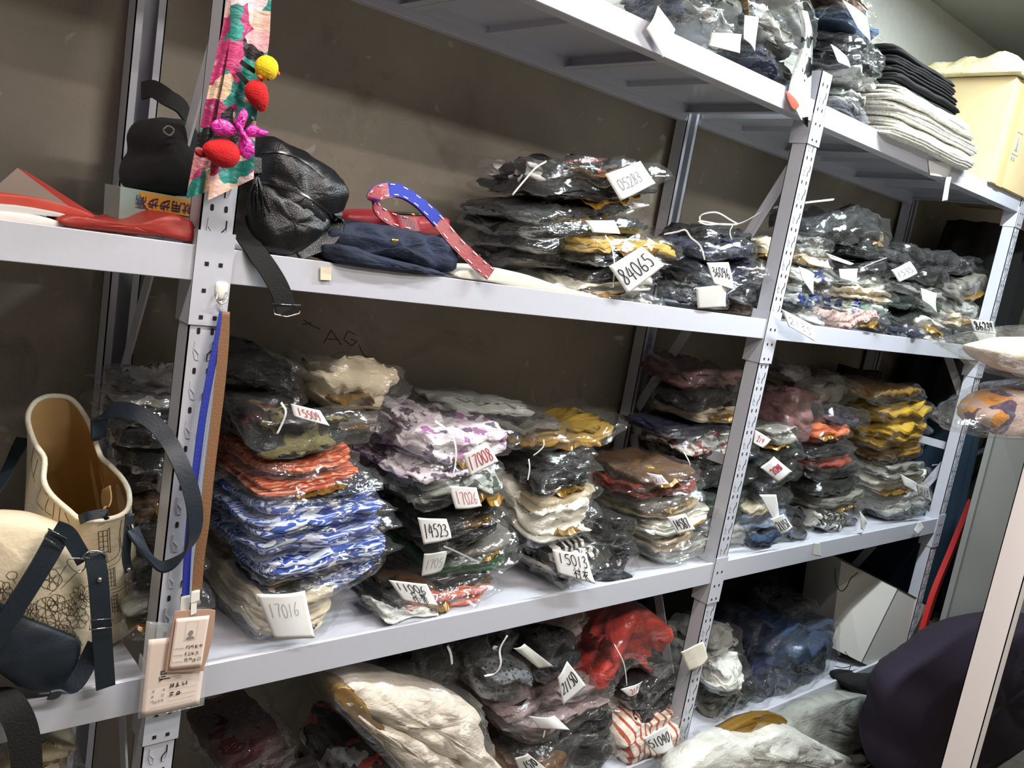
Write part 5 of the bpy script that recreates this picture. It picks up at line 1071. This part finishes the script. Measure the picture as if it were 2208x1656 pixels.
Q = smoothpath(PB, 14); Wd = smoothpath([np.array(a, float) for a in wd], 14); mb = MB(); k = 0; acc = 0
for i in range(1, len(Q) - 4):
    if (i // 4) % 2 == 0 and i % 4 == 0:
        d = Q[i + 1] - Q[i]; d /= np.linalg.norm(d); x = Wd[i] - d * np.dot(Wd[i], d); x /= np.linalg.norm(x); yv = np.cross(d, x); yv = yv if yv[1] < 0 else -yv
        for sg in (-1, 1): mb.bar(Q[i] + x * .0098 * sg + yv * .0032, Q[i + 3] + x * .0098 * sg + yv * .0032, .0016, .001, tuple(yv))
mb.build('white_stitching', plain('white_thread', 'E8E8E4', rough=.8), sp); to_origin(sp, PB[0])
V, F = blob([(1040, 578), (1120, 588), (1200, 615), (1290, 640), (1180, 632), (1060, 608), (985, 596)], .004, .15, .002, wob=.001); tagit(recentre(mesh('paper_sheet', V, F, plain('off_white_sheet', 'D8D6CA', rough=.7))), 'thin off-white sheet lying flat at the shelf edge under the stitched strap', 'paper')
# red and printed papers at the far left
REDP = plain('red_card', '96291F', rough=.5, coat=.1); BRN = plain('grey_brown_card', '6E6258', rough=.7, var=.1, bscale=12)
for (ol, dy, mat, lab, th) in (([(-60, 480), (-60, 455), (60, 462), (128, 478), (132, 490), (60, 484)], .02, 'E6E2DC', 'white pamphlet lowest in the pile at the far left of the eye-level shelf', .2),
                           ([(-60, 456), (-60, 440), (40, 444), (140, 462), (170, 472), (60, 462)], .03, 'B8B4B0', 'grey edged pamphlet in the middle of the far left pile', .2),
                           ([(-60, 438), (-60, 418), (60, 424), (160, 448), (205, 470), (100, 455)], .05, 'A83A2A', 'red edged pamphlet topmost of the flat far left pile', .2)):
    V, F = blob(ol, dy, th, .001, wob=.001, sub=3); tagit(recentre(mesh('pamphlet', V, F, plain('card_' + mat, mat, rough=.5))), lab, 'pamphlet')
cf = thing('open_carton', 'opened red edged brown carton flap at the far left above the pamphlets', 'carton')
P = [at(-40, 430, 1.34), at(38, 362, 1.40), at(62, 372, 1.52), at(212, 468, 1.30), at(150, 446, 1.33)]
mb = MB(); mb.add([P[1], P[2], P[3], P[4]] + [p + np.array([0, .004, .0]) for p in (P[1], P[2], P[3], P[4])], [(0, 1, 2, 3), (7, 6, 5, 4), (0, 4, 5, 1), (1, 5, 6, 2), (2, 6, 7, 3), (3, 7, 4, 0)]); mb.build('side_flap', REDP, cf)
mb = MB(); mb.add([P[0], P[1], P[4], at(0, 440, 1.33)] + [p + np.array([0, .004, .0]) for p in (P[0], P[1], P[4], at(0, 440, 1.33))], [(0, 1, 2, 3), (7, 6, 5, 4), (0, 4, 5, 1), (1, 5, 6, 2), (2, 6, 7, 3), (3, 7, 4, 0)]); mb.build('front_flap', BRN, cf); to_origin(cf, P[0])
V, F = blob([(125, 476), (150, 464), (205, 474), (300, 484), (345, 470), (375, 462), (416, 478), (417, 520), (350, 512), (240, 500), (150, 490)], .015, .16, .012, seed=41, wob=.002, crease=.002); tagit(recentre(mesh('red_paper_bag', V, F, REDP)), 'crumpled red paper bag flat on the shelf beside the left post', 'paper bag')
pb = thing('printed_box', 'pale teal box with an upside down gold printed label behind the red paper bag', 'box')
P = [at(260, 402, 1.36), at(424, 432, 1.36), at(420, 505, 1.36), at(255, 492, 1.36)]
mb = MB(); mb.add(P + [p + np.array([0, .08, 0]) for p in P], [(0, 3, 2, 1), (4, 5, 6, 7), (0, 4, 7, 3), (1, 2, 6, 5), (0, 1, 5, 4), (3, 7, 6, 2)]); mb.build('carton', plain('pale_teal_card', '8FA8A0', rough=.4, coat=.2), pb)
P = [at(301, 412, 1.358), at(422, 434, 1.358), at(421, 469, 1.358), at(320, 452, 1.358), at(308, 440, 1.358)]
mb = MB(); mb.add(P, [(4, 3, 2, 1, 0)]); lb = mb.build('gold_label', plain('gold_label', 'C8923A', rough=.4), pb)
fc = bpy.data.curves.new('label_text', 'FONT'); fc.body = '就用步步高'; fc.size = 0.0175; fc.extrude = .0002; fo = bpy.data.objects.new('label_text', fc); C.objects.link(fo)
a, b = at(418, 437, 1.3570), at(312, 420, 1.3570); ex = (b - a) / np.linalg.norm(b - a); nz = np.array([0, -1, 0]); ey = np.cross(nz, ex)
fo.matrix_world = Matrix(((ex[0], ey[0], nz[0], a[0]), (ex[1], ey[1], nz[1], a[1]), (ex[2], ey[2], nz[2], a[2]), (0, 0, 0, 1)))
fc.align_y = 'TOP' if ey[2] > 0 else 'BOTTOM'
dg = bpy.context.evaluated_depsgraph_get(); me = bpy.data.meshes.new_from_object(fo.evaluated_get(dg)); Mw = fo.matrix_world.copy(); bpy.data.objects.remove(fo)
me.transform(Mw); me.materials.clear(); me.materials.append(plain('purple_print', '3A2A62', rough=.5)); to_ = bpy.data.objects.new('label_text', me); C.objects.link(to_); to_.parent = lb
to_origin(pb, at(340, 495, 1.40))
a = np.empty(len(me.vertices) * 3); me.vertices.foreach_get('co', a); a = a.reshape(-1, 3) - np.array(pb.location); me.vertices.foreach_set('co', a.ravel())
# ------------------------------------------------------------------ top shelf, right end
FAB_BLACK = plain('black_cloth_pads', '0D0D0E', rough=.9, bump=.2, bscale=80)
FAB_NEWS = fabric('printed_white_cloth', ['E6E4D8', 'DAD8CC', 'B8B6AC', 'E8E6DC', 'EDEBE2'], 'swirl', 30, wrap=False)
def pad(x0, y0, x1, y1, t, dy, depth, mat, label, cat, seed):
    yf = FY + dy; PL = at(x0, y0, yf); PR = at(x1, y1, yf); th = abs(at((x0 + x1) / 2, (y0 + y1) / 2 - t / 2, yf)[2] - at((x0 + x1) / 2, (y0 + y1) / 2 + t / 2, yf)[2])
    z = (PL[2] + PR[2]) / 2; W = PR[0] - PL[0]; a, b = W / 2, depth / 2; n = 64; th_ = np.linspace(0, 2 * math.pi, n, endpoint=False); Rg = []; rg = np.random.RandomState(seed)
    L_ = 3; oy = rg.normal(size=L_) * .006
    for (s, f, li) in [(.3, 0, 0), (.7, 0, 0)] + [(.985 + .015 * (j == 1), (i + (j + .3) / 2.6) / L_, i) for i in range(L_) for j in (0, 1, 2)] + [(.7, 1, 2), (.3, 1, 2)]:
        X, Y = superell(th_, a * s, b * s, 12); P = np.stack([X + oy[li], Y + oy[(li + 1) % L_], np.full(n, f * th)], 1); P[:, 2] += .004 * wn(seed, P * [1, 1, 0], 4, 2); Rg.append(P)
    V, F = rings_to_mesh(Rg, n); o = mesh('folded_cloth', V, [f[::-1] for f in F], mat); o.location = (PL[0] + a, yf + b, z - th / 2); return tagit(o, label, cat)
for i in range(5): pad(1925 + 2 * (i % 2), 200 - i * 17, 2084 - 3 * i, 240 - i * 17 - 4 * i, 15, .03, .3, FAB_BLACK, ['lowest', 'second lowest', 'middle', 'second highest', 'topmost'][i] + ' of the black folded cloths beside the cardboard box', 'folded cloth', i + 3)
for i in range(6): pad(1925 + 3 * (i % 3), 292 - i * 17, 2122 - 6 * abs(i - 2), 352 - i * 18, 16, -.045 + .004 * (i % 2), .33, FAB_NEWS, ['lowest', 'second lowest', 'third lowest', 'third highest', 'second highest', 'topmost'][i] + ' of the white printed folded sheets jutting over the top beam', 'folded cloth', i + 13)
CARD = plain('cardboard', 'CDB98C', rough=.75, bump=.1, bscale=30, var=.06)
box = thing('cardboard_box', 'large tan cardboard box at the right end of the top shelf', 'box')
xb0, xb1 = at(2147, 348, FY - .01)[0], 3.86; z0 = TOPZ['A'] + .002; z1 = at(2152, 132, FY - .01)[2]; yb0, yb1 = FY - .01, FY + .36
mb = MB(); mb.box(xb0, xb1, yb0, yb1, z0, z1); o = mb.build('carton', CARD, box); o.modifiers.new('bevel', 'BEVEL').width = .003
mb = MB(); mb.box(xb0 + .05, xb0 + .10, yb0 - .0006, yb0 + .0002, z0, z1); mb.box(xb0, xb1, yb0 + .15, yb0 + .2, z1, z1 + .0006); mb.build('tape', plain('glossy_tape', 'D2BC88', rough=.2, coat=.6), box)
xm = at(2190, 300, yb0)[0]; mb = MB()
for (u, v, w, h) in ((-.0, 0, .05, .002), (0, .075, .05, .002), (0, 0, .002, .075), (.048, 0, .002, .077), (.018, .02, .014, .022), (.012, .014, .026, .004), (.022, .045, .006, .016), (0, -.02, .012, .012), (.02, -.02, .012, .012)): mb.box(xm + u, xm + u + w, yb0 - .001, yb0, z0 + .12 + v, z0 + .12 + v + h)
mb.build('printed_marks', plain('grey_blue_print', '8A93A0', rough=.6), box); to_origin(box, ((xb0 + xb1) / 2, (yb0 + yb1) / 2, z0))
YC = fabric('pale_yellow_cloth', ['E6D9A4', 'F0E6BC'], 'solid', wrap=False)
for (x0, x1, zz, hh, sd, lab) in ((xb0 - .04, xb0 + .22, z1, .07, 51, 'pale yellow cloth heaped on the left of the cardboard box'), (xb0 + .20, xb1, z1, .06, 57, 'pale yellow cloth bunched on the right of the cardboard box')):
    V = []; F = []; nx, ny = 40, 26
    for s in (1, 0):
        for j in range(ny + 1):
            for i in range(nx + 1):
                u, v = i / nx, j / ny; e = min(1, 6 * min(u, 1 - u, v, 1 - v)); V.append((x0 + (x1 - x0) * u, yb0 - .02 + (yb1 - yb0 + .02) * v, zz + .003 + s * (.004 + hh * e ** .5 * (.55 + .45 * (1 - v)))))
    V = np.array(V); top = np.arange(len(V)) < (nx + 1) * (ny + 1); V[:, 2] += np.where(top, .02 * wn(sd, V, 4, 3, True) * np.minimum(1, (V[:, 2] - zz) / .02), 0); V[:, 2] = np.maximum(V[:, 2], zz + .002); V[:, 1] += .008 * wn(sd + 1, V, 6, 2)
    k = (nx + 1) * (ny + 1)
    for j in range(ny):
        for i in range(nx): a = j * (nx + 1) + i; F.append((a, a + 1, a + nx + 2, a + nx + 1)); F.append((k + a, k + a + nx + 1, k + a + nx + 2, k + a + 1))
    for i in range(nx): F.append((i, k + i, k + i + 1, i + 1)); a = ny * (nx + 1) + i; F.append((a, a + 1, k + a + 1, k + a))
    for j in range(ny): a = j * (nx + 1); F.append((a, a + nx + 1, k + a + nx + 1, k + a)); a += nx; F.append((a, k + a, k + a + nx + 1, a + nx + 1))
    tagit(recentre(mesh('yellow_cloth', V, F, YC)), lab, 'cloth')
sc2 = thing('printed_ribbon', 'black and white printed ribbon hanging over the top beam at the middle post', 'ribbon')
RBN = fabric('ribbon_print', ['1A1C1E', 'E0E4E2', 'C8D0CE', 'E8EAE8', '8A9A98', 'E4E6E4'], 'floral', 18, wrap=False, rough=.4)
V, F = tail([(1722, 20, 1742, 25), (1730, 60, 1752, 70), (1724, 110, 1752, 120), (1712, 150, 1750, 165), (1702, 190, 1748, 205), (1700, 215, 1744, 235), (1722, 250, 1742, 275)], -.012, 2, nn=10); mesh('ribbon_cloth', V, F, RBN, sc2)
V, F = blob([(1695, 196), (1712, 208), (1724, 228), (1712, 236), (1702, 222)], -.022, .001, .001, wob=0, sub=2); mesh('red_print', V, F, plain('brick_red_print', 'B8452E', rough=.5), sc2); to_origin(sc2, at(1732, 20, FY - .01))
# ------------------------------------------------------------------ bottom right
WP = plain('white_paper_bag', 'D0CEC6', rough=.55, bump=.05, bscale=20); BT = plain('black_trim', '0E0E0E', rough=.6)
sb = thing('paper_shopping_bag', 'white paper shopping bag with black edges and cord handles leaning on the bottom shelf', 'shopping bag')
f0 = [at(1808, 1208, 1.36), at(1934, 1268, 1.27), at(1857, 1426, 1.29), at(1826, 1400, 1.33)]
TL, TC, BC, BL = at(1815, 1208, 1.40), at(1936, 1268, 1.27), at(1857, 1428, 1.27), at(1790, 1395, 1.36)
TR, BR = at(2000, 1303, 1.25), at(1920, 1459, 1.25); dep = np.array([.06, .17, .0])
def quad(mb, a, b, c, d, t=.0012):
    nn = np.cross(b - a, d - a); nn /= np.linalg.norm(nn); return mb.add([a, b, c, d] + [p + nn * t for p in (a, b, c, d)], [(0, 3, 2, 1), (4, 5, 6, 7), (0, 1, 5, 4), (1, 2, 6, 5), (2, 3, 7, 6), (3, 0, 4, 7)])
mb = MB(); quad(mb, TL, TC, BC, BL); quad(mb, TC, TR, BR, BC); quad(mb, TL + dep, TR + dep, BR + dep, BL + dep); quad(mb, TR, TR + dep, BR + dep, BR); quad(mb, TL, TL + dep, BL + dep, BL); quad(mb, BL, BR, BR + dep, BL + dep); mb.build('paper_body', WP, sb)
o1 = np.array([0, -.0016, 0]); mb = MB()
for a, b in ((TC, BC), (TR, BR), (TC, TR), (TL, TC), (TR, TR + dep), (TL, TL + dep), (TL + dep, TR + dep)): mb.bar(a + o1, b + o1, .0032, .002, (0, 1, 0.1))
mb.build('black_edge', BT, sb)
MB().tube(smoothpath([at(x, y, 1.32) for x, y in ((1801, 1225), (1802, 1255), (1812, 1274), (1824, 1268), (1834, 1248), (1850, 1234))], 5), .0016, 8).build('cord_handle', BT, sb, True)
mb = MB()
for pp_ in ([(1855, 1428), (1830, 1415), (1822, 1405)], [(1850, 1432), (1820, 1440), (1800, 1436)], [(1835, 1432), (1828, 1450), (1812, 1456)], [(1845, 1430), (1815, 1425), (1802, 1418), (1815, 1412)]): mb.tube(smoothpath([at(x, y, 1.262) for x, y in pp_], 5), .0014, 7)
mb.build('loose_cord', BT, sb, True); to_origin(sb, BR)
V, F = blob([(1830, 1472), (1880, 1462), (1960, 1470), (1985, 1490), (1965, 1520), (1920, 1535), (1870, 1522), (1840, 1500)], -.04, .14, .03, seed=61, y0=1.25); tagit(recentre(mesh('black_hat', V, F, plain('black_felt', '0A0A0A', rough=.95))), 'black soft hat lying below the white shopping bag', 'hat')
V, F = blob([(1990, 1100), (2040, 1095), (2062, 1130), (2030, 1250), (2000, 1340), (1960, 1420), (1930, 1400), (1960, 1260)], 0, .03, .006, seed=62, y0=1.42)
rs = strap([at(2095, 1080, 1.225), at(2050, 1190, 1.225), at(2010, 1290, 1.22), (at(1975, 1415, 1.21))], .042, .02, (1, .1, .35)); tagit(recentre(mesh('red_umbrella_case', *rs, plain('bright_red_cloth', 'B81E1C', rough=.7))), 'long narrow red cloth case leaning behind the shopping bag', 'case')
# grey boards and dark clothes beyond the rack
bd = thing('foam_board', 'large pale grey board leaning beyond the right post', 'board')
P = [at(2150, 900, 1.14), at(2370, 900, .98), at(2300, 1400, .96), at(2022, 1385, 1.12)]
nn = np.array([.55, .8, 0]); mb = MB(); mb.add(P + [p + nn * .018 for p in P], [(0, 3, 2, 1), (4, 5, 6, 7), (0, 1, 5, 4), (1, 2, 6, 5), (2, 3, 7, 6), (3, 0, 4, 7)]); mb.build('board_sheet', plain('pale_grey_board', '9C9E9A', rough=.6), bd)
mb = MB(); q = np.array([-.012, -.004, 0]); mb.bar(P[0] + q, P[3] + q, .022, .02, (0, 1, 0)); mb.build('board_edge', plain('grey_edge', '7E807C', rough=.6), bd); to_origin(bd, P[3])
for (x0, x1, ya, yb, z0_, z1_, hexc, sd, lab) in ((3.60, 4.02, 1.30, 1.67, .35, 1.30, '13293A', 71, 'dark blue coat hanging beyond the right post below the black ones'), (3.62, 4.3, 1.35, 1.66, 1.25, 2.02, '0B0B0C', 73, 'black coats hanging beyond the right post at eye level'), (4.5, 5.3, 1.1, 1.6, .3, 1.5, '0E0F10', 75, 'long black coat hanging at the far right of the rack'),
                                          (2.2, 3.4, 1.63, 1.68, .30, .75, '0C0C0D', 77, 'black cloth hung against the wall behind the bottom shelf'), (3.05, 3.42, 1.54, 1.62, .86, 1.36, '101112', 78, 'black garment propped behind the yellow pile')):
    V = []; F = []; n = 60; th_ = np.linspace(0, 2 * math.pi, n, endpoint=False); Rg = []
    for k in range(14):
        t = k / 13; X, Y = superell(th_, (x1 - x0) / 2 * (.8 + .2 * t), (yb - ya) / 2 * (.8 + .2 * t), 3); X = X * (1 + .05 * np.sin(th_ * 9 + t)); Y = Y * (1 + .12 * np.sin(th_ * 11 + 2 * t)); Rg.append(np.stack([X + (x0 + x1) / 2, Y + (ya + yb) / 2, np.full(n, z1_ + (z0_ - z1_) * t)], 1))
    V, F = rings_to_mesh(Rg, n); V = V + wn(sd, V, 3, 3)[:, None] * .008; tagit(recentre(mesh('dark_coat', V, F, plain('coat_' + hexc, hexc, rough=.95))), lab, 'coat')
pipe = MB().tube([at(1995, 1000, 1.62), at(2090, 985, 1.5), at(2145, 960, 1.45)], .012, 10).build('hanging_rail', plain('dull_grey_metal', '70747A', rough=.4, metal=.6), None, True); tagit(recentre(pipe), 'grey tubular clothes rail beyond the right post', 'rail')
# purple cloth bundle in the near right corner
V, F = blob([(1985, 1720), (1978, 1620), (1986, 1560), (2005, 1515), (2040, 1480), (2085, 1445), (2140, 1395), (2200, 1362), (2290, 1350), (2340, 1420), (2340, 1720)], 0, .3, .03, seed=81, y0=.86, wob=.008); tagit(recentre(mesh('purple_bundle', V, F, plain('deep_purple_cloth', '1E1226', rough=.9, bump=.2, bscale=60))), 'large deep purple cloth bundle in the near right corner', 'bundle')
# white garments and film in the foreground at the bottom
for (ol, y, th, bu, mat, lab, sd) in (([(1480, 1700), (1490, 1640), (1560, 1598), (1640, 1590), (1700, 1570), (1760, 1600), (1840, 1640), (1900, 1700)], 1.12, .12, .04, fabric('cloth_white_fore', ['D8D8CE', 'E4E4DC'], 'solid'), 'white garment heap at the bottom edge right of the middle post', 91),
                                  ([(1650, 1600), (1700, 1560), (1760, 1520), (1860, 1500), (1960, 1530), (2010, 1580), (2060, 1640), (2060, 1700), (1800, 1700)], 1.18, .12, .03, fabric('cloth_grey_fore', ['9A9C94', 'AEB0A8'], 'solid'), 'pale grey wrapped garment on the floor in front of the bottom shelf', 93),
                                  ([(1440, 1700), (1480, 1620), (1540, 1590), (1640, 1540), (1700, 1555), (1640, 1600), (1540, 1630), (1500, 1700)], 1.16, .05, .01, GOLD, 'gold tissue sheet under the white garment heap', 95),
                                  ([(1920, 1520), (1965, 1500), (1990, 1540), (1985, 1590), (1940, 1600), (1890, 1570)], 1.15, .05, .01, plain('white_sheet_fore', 'B4B6AE', rough=.7), 'folded white sheet beside the purple bundle', 97)):
    t = thing('wrapped_garment', lab, 'bagged clothing' if 'tissue' not in lab and 'sheet' not in lab else 'sheet'); V, F = blob(ol, 0, th, bu, seed=sd, y0=y, wob=.008, crease=.008); mesh('folded_garment', V, F, mat, t)
    if 'tissue' not in lab and 'sheet' not in lab: V2, F2 = blob(ol, -.006, th + .01, bu + .014, seed=sd + 1, y0=y, wob=.01, crease=.012); mesh('plastic_bag', V2, F2, FILM, t)
    to_origin(t, V[:, :].min(0) * [0, 0, 1] + V.mean(0) * [1, 1, 0])
# big white garment bag in front, bottom middle
wb = thing('bagged_garment', 'large white garment with gold tissue in a clear bag at the bottom middle', 'bagged clothing')
V, F = blob([(735, 1490), (770, 1470), (850, 1478), (940, 1500), (1010, 1520), (1030, 1560), (1050, 1620), (1085, 1665), (1000, 1655), (900, 1600), (800, 1545), (750, 1515)], .015, .16, .035, seed=101, wob=.006, crease=.008); mesh('folded_garment', V, F, fabric('cloth_bigwhite', ['E4D8C6', 'EEE4D4'], 'solid'), wb)
V, F = blob([(750, 1525), (800, 1550), (880, 1585), (960, 1630), (1060, 1690), (1100, 1760), (960, 1760), (860, 1640), (790, 1570)], .0, .16, .02, seed=103, wob=.006, crease=.006); mesh('folded_garment', V, F, MATS['cloth_bigwhite'], wb)
V, F = blob([(725, 1500), (740, 1482), (765, 1490), (765, 1520), (820, 1560), (900, 1620), (960, 1680), (900, 1680), (820, 1600), (745, 1535)], -.004, .12, .008, seed=104, wob=.004, crease=.006); mesh('gold_tissue', V, F, GOLD, wb)
V, F = blob([(715, 1492), (760, 1462), (860, 1466), (950, 1488), (1028, 1508), (1045, 1560), (1070, 1630), (1130, 1700), (1120, 1780), (930, 1780), (850, 1660), (740, 1550)], -.012, .22, .045, seed=105, wob=.010, crease=.014); mesh('plastic_bag', V, F, FILM, wb); to_origin(wb, at(950, 1650, FY + .08))
# ------------------------------------------------------------------ second rack on the right, close to the lens
r2 = thing('second_storage_rack', 'second white steel rack whose post crosses the right edge close by', 'shelving rack')
cx0 = 2.145; mb = MB(); Y0 = .625
mb.box(cx0, cx0 + .0022, Y0 - .062, Y0, 0, 2.1); mb.box(cx0, cx0 + .04, Y0 - .0022, Y0, 0, 2.1); mb.box(cx0, cx0 + .04, Y0 - .062, Y0 - .0598, 0, 2.1)
mb.build('upright', plain('near_post_enamel', 'F4EEEC', rough=.4, coat=.2), r2)
for z in (at(2200, 944, .66)[2] - .05, 2.03):
    mb = MB(); mb.box(cx0 + .002, cx0 + .45, Y0 - 1.2, Y0 - .062, z + .044, z + .046); mb.box(cx0, cx0 + .004, Y0 - 1.2, Y0 - .062, z, z + .05); (mb.box(cx0 + .27, cx0 + .75, Y0 - .062, Y0 + .24, z + .044, z + .046) if z < 1.9 else None); mb.build('shelf_panel', WHITE_STEEL, r2)
to_origin(r2, (cx0, Y0, 0))
for (ol, y, mat, fm, lab, sd, dh) in (([(2158, 762), (2200, 745), (2260, 735), (2330, 760), (2330, 815), (2230, 812), (2185, 795)], .66, fabric('cloth_fore_cream', ['CDBBA6', 'DCCCB8'], 'solid'), [(2108, 752), (2150, 738), (2210, 722), (2340, 715), (2350, 835), (2220, 822), (2150, 790)], 'cream garment in a clear bag poking in at the right edge, upper one', 111, .06),
                                  ([(2138, 900), (2170, 865), (2210, 848), (2290, 845), (2340, 900), (2330, 942), (2200, 940), (2150, 935)], .66, fabric('cloth_fore_orange', ['C8862E', 'B49A8C', 'C4AC9E', 'D8963C', '4A3A5A', 'BFA697'], 'camo', 12), [(2088, 928), (2140, 880), (2190, 845), (2300, 830), (2360, 900), (2350, 955), (2200, 948), (2120, 942)], 'orange and beige printed garment in a clear bag at the right edge, lower one', 113, .06)):
    t = thing('bagged_garment', lab, 'bagged clothing'); V, F = blob(ol, 0, .12, .03, seed=sd, y0=y, wob=.004, crease=.004); mesh('folded_garment', V, F, mat, t)
    V, F = blob(fm, 0, .14, .036, seed=sd + 1, y0=y - .01, wob=.006, crease=.01); mesh('plastic_bag', V, F, FILM, t); to_origin(t, V.mean(0))
# ------------------------------------------------------------------ groups of repeats
for o in list(bpy.context.scene.objects):
    if o.parent is None and 'category' in o.keys():
        z = o.location[2]; c = o['category']
        lev = 'top shelf' if z > 1.98 else 'eye-level shelf' if z > 1.42 else 'waist-high shelf' if z > 0.74 else 'bottom shelf'
        if c == 'bagged clothing' and o.location[1] > 1.2: o['group'] = 'bagged garments on the ' + lev
        elif c == 'paper tag': o['group'] = 'paper tags on the bagged garments'
        elif c == 'twine': o['group'] = 'twines round the bagged garments'
        elif c == 'folded cloth': o['group'] = ('black' if 'black' in o['label'] else 'white printed') + ' folded cloths on the top shelf'
        elif c == 'pamphlet': o['group'] = 'pamphlets at the far left of the eye-level shelf'
        elif c == 'hair clip': o['group'] = 'hair clips on the floral scarf'
        elif c == 'lanyard': o['group'] = 'lanyards on the left post'
        elif c == 'coat': o['group'] = 'dark clothes behind the rack'
